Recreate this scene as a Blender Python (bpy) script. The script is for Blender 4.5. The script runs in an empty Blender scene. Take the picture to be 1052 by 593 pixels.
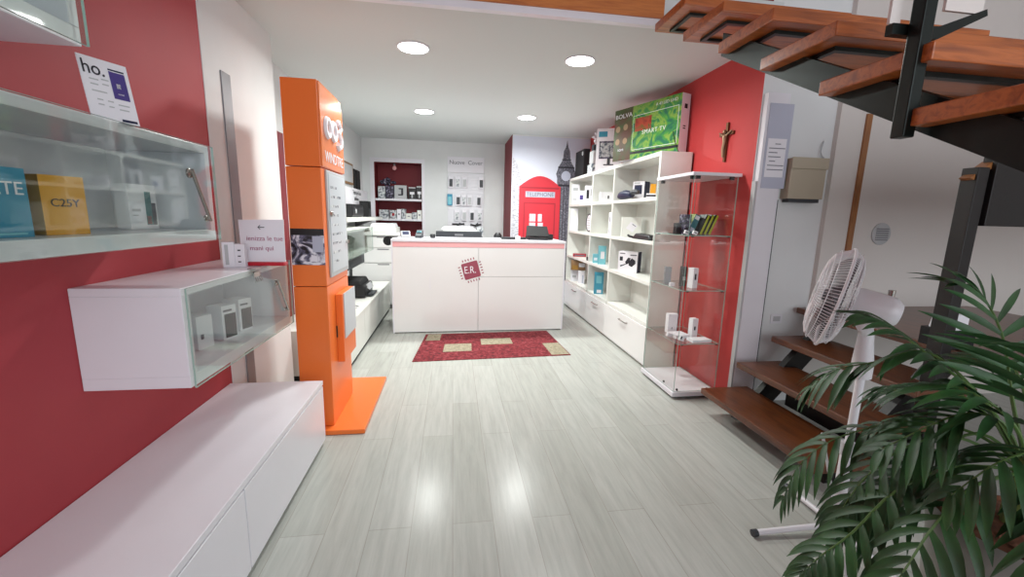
import bpy, math, random
from mathutils import Vector, Matrix
random.seed(7)
S = bpy.context.scene
COL = S.collection
PI = math.pi

# ------------------------------------------------------------------ materials
def lin(h):
    h = h.lstrip('#')
    o = []
    for i in (0, 2, 4):
        c = int(h[i:i+2], 16)/255
        o.append(c/12.92 if c <= .04045 else ((c+.055)/1.055)**2.4)
    return (*o, 1)

MATS = {}
def mat(name, hexc, rough=.5, metal=0, noise=0, nscale=8, bump=0, coat=0, emit=0, spec=.5, stretch=(1, 1, 1)):
    if name in MATS: return MATS[name]
    m = bpy.data.materials.new(name); m.use_nodes = True
    nt = m.node_tree; b = nt.nodes['Principled BSDF']
    b.inputs['Base Color'].default_value = lin(hexc)
    b.inputs['Roughness'].default_value = rough
    b.inputs['Metallic'].default_value = metal
    b.inputs['Specular IOR Level'].default_value = spec
    if coat:
        b.inputs['Coat Weight'].default_value = coat; b.inputs['Coat Roughness'].default_value = .08
    if emit:
        b.inputs['Emission Color'].default_value = lin(hexc); b.inputs['Emission Strength'].default_value = emit
    if noise or bump:
        tc = nt.nodes.new('ShaderNodeTexCoord'); mp = nt.nodes.new('ShaderNodeMapping')
        mp.inputs['Scale'].default_value = stretch
        n = nt.nodes.new('ShaderNodeTexNoise'); n.inputs['Scale'].default_value = nscale; n.inputs['Detail'].default_value = 5
        nt.links.new(tc.outputs['Object'], mp.inputs[0]); nt.links.new(mp.outputs[0], n.inputs['Vector'])
        if noise:
            c = lin(hexc)
            r = nt.nodes.new('ShaderNodeValToRGB')
            r.color_ramp.elements[0].position = .3; r.color_ramp.elements[1].position = .7
            r.color_ramp.elements[0].color = tuple(max(0, v*(1-noise)) for v in c[:3])+(1,)
            r.color_ramp.elements[1].color = tuple(min(1, v*(1+noise)) for v in c[:3])+(1,)
            nt.links.new(n.outputs['Fac'], r.inputs[0]); nt.links.new(r.outputs[0], b.inputs['Base Color'])
        if bump:
            bp = nt.nodes.new('ShaderNodeBump'); bp.inputs['Strength'].default_value = bump; bp.inputs['Distance'].default_value = .01
            nt.links.new(n.outputs['Fac'], bp.inputs['Height']); nt.links.new(bp.outputs[0], b.inputs['Normal'])
    MATS[name] = m
    return m

def ramp_mat(name, cols, scale, rough=.5, stretch=(1, 1, 1), distort=0, detail=6, coat=0):
    m = bpy.data.materials.new(name); m.use_nodes = True
    nt = m.node_tree; b = nt.nodes['Principled BSDF']; b.inputs['Roughness'].default_value = rough
    b.inputs['Coat Weight'].default_value = coat; b.inputs['Coat Roughness'].default_value = .15
    tc = nt.nodes.new('ShaderNodeTexCoord'); mp = nt.nodes.new('ShaderNodeMapping'); mp.inputs['Scale'].default_value = stretch
    n = nt.nodes.new('ShaderNodeTexNoise'); n.inputs['Scale'].default_value = scale; n.inputs['Detail'].default_value = detail
    n.inputs['Distortion'].default_value = distort
    r = nt.nodes.new('ShaderNodeValToRGB')
    while len(r.color_ramp.elements) < len(cols): r.color_ramp.elements.new(.5)
    for i, (p, c) in enumerate(cols):
        r.color_ramp.elements[i].position = p
    for i, (p, c) in enumerate(cols):
        r.color_ramp.elements[i].color = lin(c)
    nt.links.new(tc.outputs['Object'], mp.inputs[0]); nt.links.new(mp.outputs[0], n.inputs['Vector'])
    nt.links.new(n.outputs['Fac'], r.inputs[0]); nt.links.new(r.outputs[0], b.inputs['Base Color'])
    return m

def glass(name, tint, refl=1.0, ior=1.5):
    m = bpy.data.materials.new(name); m.use_nodes = True
    nt = m.node_tree; nt.nodes.remove(nt.nodes['Principled BSDF'])
    out = nt.nodes['Material Output']
    t = nt.nodes.new('ShaderNodeBsdfTransparent'); t.inputs[0].default_value = lin(tint)
    g = nt.nodes.new('ShaderNodeBsdfGlossy'); g.inputs['Roughness'].default_value = .03
    lw = nt.nodes.new('ShaderNodeLayerWeight'); lw.inputs['Blend'].default_value = .5
    pw = nt.nodes.new('ShaderNodeMath'); pw.operation = 'POWER'; pw.inputs[1].default_value = 4.0
    fr = nt.nodes.new('ShaderNodeMath'); fr.operation = 'MULTIPLY_ADD'; fr.use_clamp = True
    r0 = ((ior-1)/(ior+1))**2
    fr.inputs[1].default_value = .8; fr.inputs[2].default_value = r0
    nt.links.new(lw.outputs['Facing'], pw.inputs[0]); nt.links.new(pw.outputs[0], fr.inputs[0])
    mx = nt.nodes.new('ShaderNodeMixShader')
    nt.links.new(fr.outputs[0], mx.inputs[0]); nt.links.new(t.outputs[0], mx.inputs[1]); nt.links.new(g.outputs[0], mx.inputs[2])
    nt.links.new(mx.outputs[0], out.inputs[0])
    return m

def floor_mat():
    m = bpy.data.materials.new('pale_oak_laminate'); m.use_nodes = True
    nt = m.node_tree; b = nt.nodes['Principled BSDF']; L = nt.links.new
    tc = nt.nodes.new('ShaderNodeTexCoord')
    mp = nt.nodes.new('ShaderNodeMapping'); mp.inputs['Rotation'].default_value = (0, 0, PI/2)
    L(tc.outputs['Object'], mp.inputs[0])
    br = nt.nodes.new('ShaderNodeTexBrick')
    br.inputs['Scale'].default_value = 1; br.inputs['Brick Width'].default_value = 1.29; br.inputs['Row Height'].default_value = .193
    br.inputs['Mortar Size'].default_value = .0022; br.inputs['Mortar Smooth'].default_value = .3
    br.inputs['Color1'].default_value = lin('#aeb0aa'); br.inputs['Color2'].default_value = lin('#b8bab5'); br.inputs['Mortar'].default_value = lin('#a3a29b')
    br.offset = .37
    L(mp.outputs[0], br.inputs['Vector'])
    mp2 = nt.nodes.new('ShaderNodeMapping'); mp2.inputs['Scale'].default_value = (14, 1.1, 1)
    L(tc.outputs['Object'], mp2.inputs[0])
    n = nt.nodes.new('ShaderNodeTexNoise'); n.inputs['Scale'].default_value = 2.2; n.inputs['Detail'].default_value = 9; n.inputs['Roughness'].default_value = .65; n.inputs['Distortion'].default_value = .4
    L(mp2.outputs[0], n.inputs['Vector'])
    r = nt.nodes.new('ShaderNodeValToRGB'); r.color_ramp.elements[0].position = .28; r.color_ramp.elements[1].position = .62
    r.color_ramp.elements[0].color = (.83, .83, .82, 1); r.color_ramp.elements[1].color = (1.03, 1.03, 1.02, 1)
    L(n.outputs['Fac'], r.inputs[0])
    mx = nt.nodes.new('ShaderNodeMix'); mx.data_type = 'RGBA'; mx.blend_type = 'MULTIPLY'; mx.inputs[0].default_value = 1
    L(br.outputs['Color'], mx.inputs[6]); L(r.outputs[0], mx.inputs[7]); L(mx.outputs[2], b.inputs['Base Color'])
    b.inputs['Roughness'].default_value = .23
    b.inputs['Specular IOR Level'].default_value = .16
    bp = nt.nodes.new('ShaderNodeBump'); bp.inputs['Strength'].default_value = .08; bp.inputs['Distance'].default_value = .004
    L(n.outputs['Fac'], bp.inputs['Height']); L(bp.outputs[0], b.inputs['Normal'])
    return m

def wood_mat(name, dark, light, stretch, rough=.35):
    return ramp_mat(name, [(.3, dark), (.55, light), (.75, dark)], 3.0, rough, stretch, .6, 7, .25)

M = dict(
    floor=floor_mat(),
    red=mat('red_wall_paint', '#b03c44', .6, noise=.04, nscale=3),
    red2=mat('bright_red_wall_paint', '#c23a3a', .6, noise=.04, nscale=3),
    darkred=mat('dark_red_paint', '#7a1b26', .6),
    white=mat('white_wall_paint', '#dfe1e1', .7, noise=.02, nscale=4),
    ceil=mat('white_ceiling_paint', '#d0d5d4', .8),
    beige=mat('warm_white_plaster', '#d8d2cd', .7),
    lam=mat('white_laminate', '#e6e4ea', .28, noise=.015, nscale=5),
    lamg=mat('pale_white_melamine', '#e4e5df', .35, noise=.015, nscale=5),
    gloss=mat('glossy_white_laminate', '#ecebea', .15),
    orange=mat('orange_lacquer', '#f57a33', .3),
    orangeg=mat('glossy_orange_panel', '#f28446', .12, coat=.5),
    chrome=mat('brushed_chrome', '#b9b4ae', .22, 1),
    steel=mat('dark_green_black_steel', '#1c2321', .35, .6, noise=.15, nscale=20),
    black=mat('black_plastic', '#141417', .4),
    black2=mat('matte_black', '#0d0d10', .7),
    dgrey=mat('dark_grey_plastic', '#3a3d42', .5),
    grey=mat('grey_metal', '#8d8c90', .4, .5),
    bladeg=mat('smoky_grey_plastic', '#6a6468', .4),
    lgrey=mat('light_grey', '#b9bbbd', .5),
    paper=mat('white_paper', '#eceaf0', .6),
    paperb=mat('pale_blue_paper', '#b9bccd', .6),
    wplast=mat('white_plastic', '#e4e3e8', .3),
    pinkb=mat('pale_pink', '#f2b0b2', .25),
    navy=mat('navy_print', '#1d2444', .45),
    purple=mat('purple_print', '#4c3f86', .45),
    blue=mat('bright_blue_print', '#2f8fb0', .45),
    lblue=mat('light_cyan_print', '#7cc3cf', .45),
    mblue=mat('mid_blue_print', '#3f9ab5', .45),
    yellow=mat('yellow_orange_print', '#e8a32c', .45),
    yell2=mat('olive_side_print', '#9a7128', .5),
    lime=mat('lime_green_print', '#a9b52c', .45),
    olive=mat('olive_green_print', '#6f7a2a', .5),
    brown=mat('brown_card', '#8b6a48', .7),
    redp=mat('red_plastic', '#c02030', .35),
    redprint=mat('red_print', '#cf2f3d', .5),
    redprint2=mat('deep_red_print', '#a52331', .5),
    logo=mat('dusty_red_logo', '#9a4557', .5),
    inkgrey=mat('grey_ink', '#6d6d78', .6),
    ink=mat('dark_ink', '#24222c', .6),
    pinkink=mat('rose_ink', '#b06a86', .6),
    teal=mat('teal_print', '#2f6f78', .4),
    gold=mat('bronze', '#6d4a30', .4, .7),
    bone=mat('pale_bronze', '#a08468', .4, .5),
    soil=mat('dry_brown_soil', '#6b4330', .9, noise=.5, nscale=40, bump=.5),
    pot=mat('grey_planter', '#8a8782', .7, noise=.1),
    trunkm=mat('palm_stem', '#6c7a3c', .6, noise=.3, nscale=20),
    meter=mat('beige_metal_box', '#b3a894', .5),
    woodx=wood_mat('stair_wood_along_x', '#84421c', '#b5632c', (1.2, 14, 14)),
    woody=wood_mat('stair_wood_along_y', '#7a3c19', '#a85a28', (14, 1.2, 14)),
    beam=wood_mat('honey_wood_beam', '#a95a26', '#c87837', (1.0, 12, 12)),
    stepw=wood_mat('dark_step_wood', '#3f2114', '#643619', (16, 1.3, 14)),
    strip=wood_mat('wood_strip', '#80502e', '#a06a3c', (10, 10, 1)),
    dwood=mat('very_dark_brown_wood', '#0f0c0c', .5, noise=.2, nscale=6),
    glass=glass('clear_glass', '#f4f8f6'),
    gglass=glass('green_tinted_glass', '#f4f8f6', ior=1.45),
    gedge=mat('green_glass_edge', '#9fbcb2', .15),
    case=glass('showcase_glass', '#fdfefd', ior=1.3),
    frost=mat('frosted_pale_panel', '#c5cbd0', .3),
    lamp=mat('led_diffuser', '#ffffff', .4, emit=14),
    rugred=ramp_mat('red_woven_rug', [(.32, '#480d15'), (.5, '#761a23'), (.7, '#97454c')], 26, .95, distort=1.0),
    rugbeige=ramp_mat('beige_woven_patch', [(.3, '#78705a'), (.6, '#a39a84')], 40, .95, distort=1.0),
    leaf=ramp_mat('dark_palm_leaf', [(.3, '#1c3a1e'), (.6, '#2d5a2c'), (.8, '#38652f')], 9, .5),
    stalk=mat('palm_stalk_green', '#4d6b34', .5),
    tvart=ramp_mat('green_and_red_tv_box_art', [(.34, '#1f5a3a'), (.42, '#2f8448'), (.5, '#8fae45'), (.58, '#4a9a3e'), (.68, '#1f6b52')], 6.5, .3, distort=1.6),
    tvdark=ramp_mat('brown_green_tv_box_art', [(.35, '#5e3326'), (.5, '#4a4a26'), (.65, '#2f6a30')], 4, .3, distort=1.0),
    pics=ramp_mat('monochrome_photo_print', [(.40, '#17161c'), (.5, '#6f6e86'), (.58, '#e8e6ee')], 9, .3, distort=2.0),
    dpack=ramp_mat('dark_patterned_pack', [(.42, '#121018'), (.55, '#4c4663'), (.65, '#b9b7c4')], 30, .5),
    gpack=ramp_mat('grey_patterned_pack', [(.40, '#5c6470'), (.52, '#c6cacd'), (.7, '#e6e8e6')], 26, .5),
    tower=ramp_mat('grey_stone_print', [(.35, '#45434d'), (.55, '#6c6a76'), (.75, '#94929c')], 40, .6),
    facade=ramp_mat('pale_facade_print', [(.38, '#9795a0'), (.52, '#c9c8d0'), (.7, '#dadae2')], 22, .6, (1, 1, 2.5)),
    sky=mat('pale_sky_print', '#d5d8e6', .6),
    roofw=mat('upper_void_white', '#cfcfd2', .8),
)

# ------------------------------------------------------------------ mesh builder
class MB:
    def __init__(s): s.v = []; s.f = []; s.m = []
    def add(s, vs, fs, m=0):
        o = len(s.v); s.v += [tuple(v) for v in vs]
        for f in fs: s.f.append([i+o for i in f]); s.m.append(m)
        return s
    def hexa(s, p, m=0):   # p: bottom 4 ccw, top 4 ccw
        return s.add(p, [(3, 2, 1, 0), (4, 5, 6, 7), (0, 1, 5, 4), (1, 2, 6, 5), (2, 3, 7, 6), (3, 0, 4, 7)], m)
    def box(s, x0, x1, y0, y1, z0, z1, m=0, fm=None):
        vs = [(x0, y0, z0), (x1, y0, z0), (x1, y1, z0), (x0, y1, z0), (x0, y0, z1), (x1, y0, z1), (x1, y1, z1), (x0, y1, z1)]
        fs = [(3, 2, 1, 0), (4, 5, 6, 7), (0, 1, 5, 4), (1, 2, 6, 5), (2, 3, 7, 6), (3, 0, 4, 7)]  # bottom top front right back left
        o = len(s.v); s.v += vs
        for i, f in enumerate(fs):
            s.f.append([k+o for k in f]); s.m.append(fm[i] if fm else m)
        return s
    def poly(s, pts, m=0): return s.add(pts, [tuple(range(len(pts)))], m)
    def prism(s, pts, d, m=0):   # polygon extruded by vector d
        n = len(pts); d = Vector(d); a = [Vector(p) for p in pts]
        fs = [tuple(range(n-1, -1, -1)), tuple(range(n, 2*n))]+[(i, (i+1) % n, (i+1) % n+n, i+n) for i in range(n)]
        return s.add(a+[p+d for p in a], fs, m)
    def tube(s, pts, r, n=8, m=0, cap=True):
        P = [Vector(p) for p in pts]; R = r if isinstance(r, (list, tuple)) else [r]*len(P)
        vs = []; up = None
        for i, p in enumerate(P):
            t = (P[min(i+1, len(P)-1)]-P[max(i-1, 0)]).normalized()
            if up is None:
                up = Vector((0, 0, 1)) if abs(t.z) < .9 else Vector((1, 0, 0))
            a = (up-t*up.dot(t)).normalized(); b = t.cross(a); up = a
            for k in range(n):
                an = 2*PI*k/n
                vs.append(p+(a*math.cos(an)+b*math.sin(an))*R[i])
        fs = []
        for i in range(len(P)-1):
            for k in range(n):
                fs.append((i*n+k, i*n+(k+1) % n, (i+1)*n+(k+1) % n, (i+1)*n+k))
        if cap: fs += [tuple(range(n-1, -1, -1)), tuple(range((len(P)-1)*n, len(P)*n))]
        return s.add(vs, fs, m)
    def lathe(s, prof, c=(0, 0, 0), axis=(0, 0, 1), n=24, m=0):
        ax = Vector(axis).normalized(); u = Vector((0, 0, 1)) if abs(ax.z) < .9 else Vector((1, 0, 0))
        a = (u-ax*u.dot(ax)).normalized(); b = ax.cross(a); c = Vector(c)
        vs = []
        for r, z in prof:
            for k in range(n):
                an = 2*PI*k/n
                vs.append(c+ax*z+(a*math.cos(an)+b*math.sin(an))*max(r, 1e-4))
        fs = []
        for i in range(len(prof)-1):
            for k in range(n):
                fs.append((i*n+k, i*n+(k+1) % n, (i+1)*n+(k+1) % n, (i+1)*n+k))
        fs += [tuple(range(n-1, -1, -1)), tuple(range((len(prof)-1)*n, len(prof)*n))]
        return s.add(vs, fs, m)
    def torus(s, c, R, r, axis, n=48, k=6, m=0):
        ax = Vector(axis).normalized(); u = Vector((0, 0, 1)) if abs(ax.z) < .9 else Vector((1, 0, 0))
        a = (u-ax*u.dot(ax)).normalized(); b = ax.cross(a); c = Vector(c); vs = []; fs = []
        for i in range(n):
            d = a*math.cos(2*PI*i/n)+b*math.sin(2*PI*i/n)
            for j in range(k):
                an = 2*PI*j/k; vs.append(c+d*(R+r*math.cos(an))+ax*(r*math.sin(an)))
        for i in range(n):
            for j in range(k):
                fs.append((i*k+j, ((i+1) % n)*k+j, ((i+1) % n)*k+(j+1) % k, i*k+(j+1) % k))
        return s.add(vs, fs, m)
    def build(s, name, mats, parent=None, bevel=0, smooth=False, local=False, loc=None, rz=0):
        if not isinstance(mats, (list, tuple)): mats = [mats]
        me = bpy.data.meshes.new(name)
        vs = [Vector(v) for v in s.v]
        off = Vector((0, 0, 0))
        if parent is not None and not local:
            inv = WORLD[parent.name].inverted(); vs = [inv @ v for v in vs]
        if parent is None and loc is None and not local:   # origin at the base centre
            xs = [v.x for v in vs]; ys = [v.y for v in vs]; zs = [v.z for v in vs]
            off = Vector(((min(xs)+max(xs))/2, (min(ys)+max(ys))/2, min(zs)))
            vs = [v-off for v in vs]
        me.from_pydata(vs, [], s.f)
        for m in mats: me.materials.append(m)
        for p, i in zip(me.polygons, s.m): p.material_index = min(i, len(mats)-1)
        if smooth:
            for p in me.polygons: p.use_smooth = True
            try: me.set_sharp_from_angle(angle=math.radians(40))
            except Exception: pass
        me.update()
        o = bpy.data.objects.new(name, me); COL.objects.link(o)
        if parent is not None: o.parent = parent; WORLD[o.name] = WORLD[parent.name].copy()
        else:
            o.location = Vector(loc) if loc is not None else off
            o.rotation_euler = (0, 0, rz)
            WORLD[o.name] = Matrix.Translation(o.location) @ Matrix.Rotation(rz, 4, 'Z')
        if bevel:
            b = o.modifiers.new('bevel', 'BEVEL'); b.width = bevel; b.segments = 2; b.limit_method = 'ANGLE'
        return o
WORLD = {}

def tag(o, label, cat, group=None, kind=None):
    o['label'] = label; o['category'] = cat
    if group: o['group'] = group
    if kind: o['kind'] = kind
    return o
def thing(name, label, cat, loc, rz=0, group=None, tilt=None):
    o = bpy.data.objects.new(name, None); COL.objects.link(o); o.empty_display_size = .1
    o.location = loc; o.rotation_euler = (0, 0, rz)
    WORLD[o.name] = Matrix.Translation(Vector(loc)) @ Matrix.Rotation(rz, 4, 'Z')
    return tag(o, label, cat, group)
def struct(o):
    o['kind'] = 'structure'; return o

def txt(s, size, name, parent, m, loc, rz=0, depth=.0012, sx=1, roll=0, local=False, spacing=1, label=None):
    """flat lettering, standing upright and facing -y when rz = 0; loc is the middle of the line (world, or local to the parent)"""
    cu = bpy.data.curves.new(name, 'FONT'); cu.body = s; cu.size = size; cu.extrude = depth/2
    cu.align_x = 'CENTER'; cu.align_y = 'CENTER'; cu.resolution_u = 3; cu.space_character = spacing
    tmp = bpy.data.objects.new('tmp', cu); COL.objects.link(tmp)
    dg = bpy.context.evaluated_depsgraph_get(); dg.update()
    me = bpy.data.meshes.new_from_object(tmp.evaluated_get(dg))
    bpy.data.objects.remove(tmp); bpy.data.curves.remove(cu)
    T = Matrix.Translation(Vector(loc)) @ Matrix.Rotation(rz, 4, 'Z') @ Matrix.Rotation(PI/2, 4, 'X') @ Matrix.Rotation(roll, 4, 'Z') @ Matrix.Diagonal((sx, 1, 1, 1))
    if parent is not None and not local: T = WORLD[parent.name].inverted() @ T
    me.transform(T)
    me.materials.clear(); me.materials.append(m)
    o = bpy.data.objects.new(name, me); COL.objects.link(o); o.parent = parent
    return o

def carton(name, label, cat, x, y, z, w, h, d, rz, body, front=None, side=None, prints=(), group=None, lean=0, top=None):
    """box whose front faces -y before turning by rz; (x, y, z) is the middle of its front bottom edge; prints = rectangles on the front"""
    mats = [body, front or body, side or body, top or body]
    b = MB().box(-w/2, w/2, 0, d, 0, h, fm=[0, 3, 1, 2, 0, 2])
    for (u0, u1, v0, v1, pm) in prints:
        mats.append(pm)
        X0 = -w/2+u0*w; X1 = -w/2+u1*w; Z0 = v0*h; Z1 = v1*h
        b.poly([(X0, -.0006, Z0), (X1, -.0006, Z0), (X1, -.0006, Z1), (X0, -.0006, Z1)], len(mats)-1)
    if lean:
        b.v = [(vx*math.cos(lean)+vz*math.sin(lean), vy, -vx*math.sin(lean)+vz*math.cos(lean)) for vx, vy, vz in b.v]
        mz = min(v[2] for v in b.v); b.v = [(a, c, e-mz) for a, c, e in b.v]
    o = b.build(name, mats, None, loc=(x, y, z), rz=rz)
    return tag(o, label, cat, group)

# ------------------------------------------------------------------ the setting
YB = 7.7; ZC = 2.72; XR = 2.2; XL = -1.33; ZT = 5.2
struct(MB().box(-1.75, 5.2, -3.2, 8.2, -.06, 0).build('floor', M['floor'], loc=(0, 0, 0)))
struct(MB().box(-1.75, XR+.05, 2.84, 8.2, ZC, ZC+.22).build('ceiling', M['ceil'], loc=(0, 0, 0)))
struct(MB().box(-1.75, 5.2, -3.2, 8.2, ZT, ZT+.1).build('ceiling_upper', M['roofw'], loc=(0, 0, 0)))
# left wall: red as far as y 2.6, white pier to 3.53, then set back
b = MB()
b.box(XL-.15, XL, -3.2, 2.6, 0, ZT, 0)
b.box(XL-.15, XL+.004, 2.6, 3.53, 0, ZT, 1)
b.box(XL-.42, -1.55, 3.53, 8.2, 0, ZT, 1)
struct(b.build('wall_left', [M['red'], M['white']], loc=(0, 0, 0)))
struct(MB().box(XL+.004, XL+.012, 2.77, 2.87, 0, 2.24).build('grey_strip', M['grey'], loc=(0, 0, 0)))  # flat grey upright strip on the white pier
struct(MB().box(-1.55, -1.545, 3.6, 4.25, 0, 2.15).build('trim_2', M['darkred'], loc=(0, 0, 0)))
# back wall with the red niche
N0, N1, NZ0, NZ1 = -1.35, -.54, .75, 2.33
b = MB()
b.box(-1.75, N0, YB, YB+.35, 0, ZT); b.box(N1, XR+.05, YB, YB+.35, 0, ZT)
b.box(N0, N1, YB, YB+.35, NZ1, ZT); b.box(N0, N1, YB, YB+.35, 0, NZ0)
b.box(N0, N1, YB+.31, YB+.4, NZ0, NZ1, 1)
b.box(N0, N0+.006, YB+.01, YB+.31, NZ0, NZ1, 1); b.box(N1-.006, N1, YB+.01, YB+.31, NZ0, NZ1, 1); b.box(N0, N1, YB+.01, YB+.31, NZ1-.006, NZ1, 1)
struct(b.build('wall_back', [M['white'], M['darkred']], loc=(0, 0, 0)))
b = MB()
b.box(N0-.07, N0, YB-.02, YB, NZ0-.05, NZ1+.07); b.box(N1, N1+.05, YB-.02, YB, NZ0-.05, NZ1+.07); b.box(N0, N1, YB-.02, YB, NZ1, NZ1+.07)
struct(b.build('trim_3', M['lam'], loc=(0, 0, 0)))
for zz, w in ((1.71, 'upper'), (1.36, 'lower')):
    tag(MB().box(N0+.007, N1-.007, YB-.01, YB+.305, zz-.035, zz).build('niche_shelf', M['lam'], bevel=.003),
        'thin white shelf board across the red niche, the %s one' % w, 'shelf', 'white boards in the red niche')
# column with the printed mural
struct(MB().box(.93, XR, 6.72, YB, 0, ZC, fm=[0, 0, 1, 1, 0, 2]).build('wall_column', [M['white'], M['white'], M['darkred']], loc=(0, 0, 0)))
# right wall
struct(MB().box(XR, XR+.12, 2.88, 8.2, 0, ZT, fm=[0, 0, 1, 0, 0, 0]).build('wall_right', [M['red2'], M['white']], loc=(0, 0, 0)))
b = MB()
b.box(XR+.1205, 2.82, 2.88, 3.0, 0, ZT, 0); b.box(2.82, 5.2, 2.84, 3.0, 0, ZT, 1)
struct(b.build('wall_stair', [M['white'], M['beige']], loc=(0, 0, 0)))
struct(MB().box(XR-.002, XR+.0125, 2.84, 2.8795, 0, 1.75).build('trim_4', M['lgrey'], loc=(0, 0, 0)))
struct(MB().box(5.0, 5.2, -3.2, 3.0, 0, ZT).build('wall_stair_side', M['beige'], loc=(0, 0, 0)))
struct(MB().box(-1.75, XR, 4.6, 4.7, ZC+.22, ZT).build('wall_upper', M['roofw'], loc=(0, 0, 0)))
# front wall with the shop window behind the viewer
b = MB()
b.box(-1.75, -1.0, -3.2, -3.05, 0, ZT); b.box(4.6, 5.2, -3.2, -3.05, 0, ZT); b.box(-1.0, 4.6, -3.2, -3.05, 3.6, ZT); b.box(-1.0, 4.6, -3.2, -3.05, 0, .25)
struct(b.build('wall_front', M['white'], loc=(0, 0, 0)))
b = MB()
for x in (-1.0, .86, 2.72, 4.54): b.box(x, x+.06, -3.16, -3.08, .25, 3.6)
b.box(-.94, 4.54, -3.16, -3.08, .25, .31); b.box(-.94, 4.54, -3.16, -3.08, 3.54, 3.6)
wf = struct(b.build('window_1', M['steel'], loc=(0, 0, 0)))
MB().box(-.94, 4.54, -3.125, -3.115, .31, 3.54).build('pane', M['case'], wf)
# upper floor edge: wood fascia and white trim
struct(MB().box(-1.33, 1.36, 2.79, 2.84, 2.742, 3.1).build('trim_5', M['beam'], loc=(0, 0, 0)))
struct(MB().box(-1.33, 2.2, 2.80, 2.845, 2.70, 2.742).build('trim_6', M['lam'], loc=(0, 0, 0)))
# pilaster with paper beside the red wall
struct(MB().box(2.213, 2.39, 2.835, 2.8795, 0, 2.36).build('trim_7', M['lam'], loc=(0, 0, 0)))
struct(MB().box(2.39, 2.41, 2.85, 2.88, 0, 1.62).build('dark_gap_strip', M['dgrey'], loc=(0, 0, 0)))  # strip coloured dark to stand for the shaded gap beside the pilaster

# ceiling lights
for i, (x, y, w) in enumerate(((-.30, 3.54, 'near left one, by the wooden beam'), (1.03, 3.54, 'near right one, close to the wooden stair treads'), (-.35, 5.57, 'far left one'), (.95, 5.57, 'far right one'))):
    t = thing('ceiling_light', 'round white recessed ceiling light, the '+w, 'ceiling light', (x, y, ZC-.012), group='round ceiling lights')
    MB().torus((x, y, ZC-.004), .118, .008, (0, 0, 1), 40, 8).build('rim', M['wplast'], t, smooth=True)
    MB().lathe([(.112, -.008), (.112, 0), ], (x, y, ZC), n=40).build('diffuser', M['lamp'], t)
    L = bpy.data.lights.new('led_light', 'AREA'); L.shape = 'DISK'; L.size = .22; L.energy = 26 if i < 2 else 39; L.color = (.97, 1, .965); L.spread = math.radians(165)
    lo = bpy.data.objects.new('led_light', L); lo.location = (0, 0, -.006); COL.objects.link(lo); lo.parent = t

# ------------------------------------------------------------------ left: floor cabinet
t = thing('low_cabinet', 'long low white cabinet on the floor along the red wall', 'cabinet', (-1.06, 1.56, 0))
b = MB(); b.box(-1.325, -.815, .56, 2.56, .03, .385); b.box(-1.325, -.797, .55, 2.565, .392, .42); b.box(-1.31, -.83, .58, 2.54, 0, .03, 1)
b.box(-1.325, -.82, .56, 2.56, .38, .395, 2)
b.build('body', [M['lam'], M['black2'], M['grey']], t, bevel=.0015)
for y0, y1 in ((.56, 1.566), (1.572, 2.56)):
    MB().box(-.815, -.797, y0, y1, .034, .384).build('door', M['lam'], t, bevel=.0015)

def glass_cabinet(label, y0, y1, z0, z1, hy0, hy1, hz0, hz1):
    t = thing('wall_cabinet', label, 'cabinet', (-1.15, (y0+y1)/2, z0), group='glass fronted cabinets on the red wall')
    xf = -.972; w = .045
    b = MB()
    b.box(XL+.001, xf, y0, y1, z0, z0+w); b.box(XL+.001, xf, y0, y1, z1-.03, z1)
    b.box(XL+.001, xf, y0, y0+w, z0+w, z1-.03); b.box(XL+.001, xf, y1-.03, y1, z0+w, z1-.03)
    b.box(XL+.001, XL+.012, y0+w, y1-.03, z0+w, z1-.03)
    b.build('carcass', M['lam'], t, bevel=.002)
    g = MB().box(xf+.012, xf+.019, y0+.001, y1-.001, z0+.001, z1-.001, fm=[1, 1, 1, 0, 1, 0]).build('door', [M['gglass'], M['gedge']], t)
    if hy0:
        h = MB(); xh = xf+.035
        h.tube([(xh, hy0, hz0), (xh, hy1, hz1)], .0065, 10)
        for yy, zz in ((hy0*.93+hy1*.07, hz0*.93+hz1*.07), (hy0*.05+hy1*.95, hz0*.05+hz1*.95)):
            h.tube([(xh, yy, zz), (xf+.0195, yy, zz)], .006, 10)
        h.lathe([(.017, 0), (.017, .006), (.006, .012)], (xf+.0195, hy0*.93+hy1*.07, hz0*.93+hz1*.07), (1, 0, 0), 16)
        h.lathe([(.012, 0), (.012, .005), (.006, .009)], (xf+.0195, hy0*.05+hy1*.95, hz0*.05+hz1*.95), (1, 0, 0), 16)
        h.build('handle', M['chrome'], g, smooth=True)
    return t
glass_cabinet('white wall cabinet with glass front holding phone boxes, blue and orange ones', .62, 1.885, 1.325, 1.695, 1.70, 1.79, 1.59, 1.405)
t2 = glass_cabinet('lower white wall cabinet with glass front, hand sign standing on it', 1.62, 2.60, .785, 1.165, 2.37, 2.49, 1.08, .885)
glass_cabinet('topmost white wall cabinet with glass front, above the phone company sheet', .2, 1.34, 1.865, 2.26, None, 0, 0, 0)
b = MB().box(-.985, -.948, 2.13, 2.19, 1.148, 1.153); b.box(-.985, -.948, 2.15, 2.21, 1.1655, 1.1705); b.box(-.952, -.946, 2.13, 2.19, 1.13, 1.153)
for k in range(4): b.tube([(-.944, 2.13+.02*k, 1.13), (-.938, 2.13+.02*k, 1.115), (-.944, 2.13+.02*k, 1.105)], .002, 6)
b.build('hook_catch', M['chrome'], t2)
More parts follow.
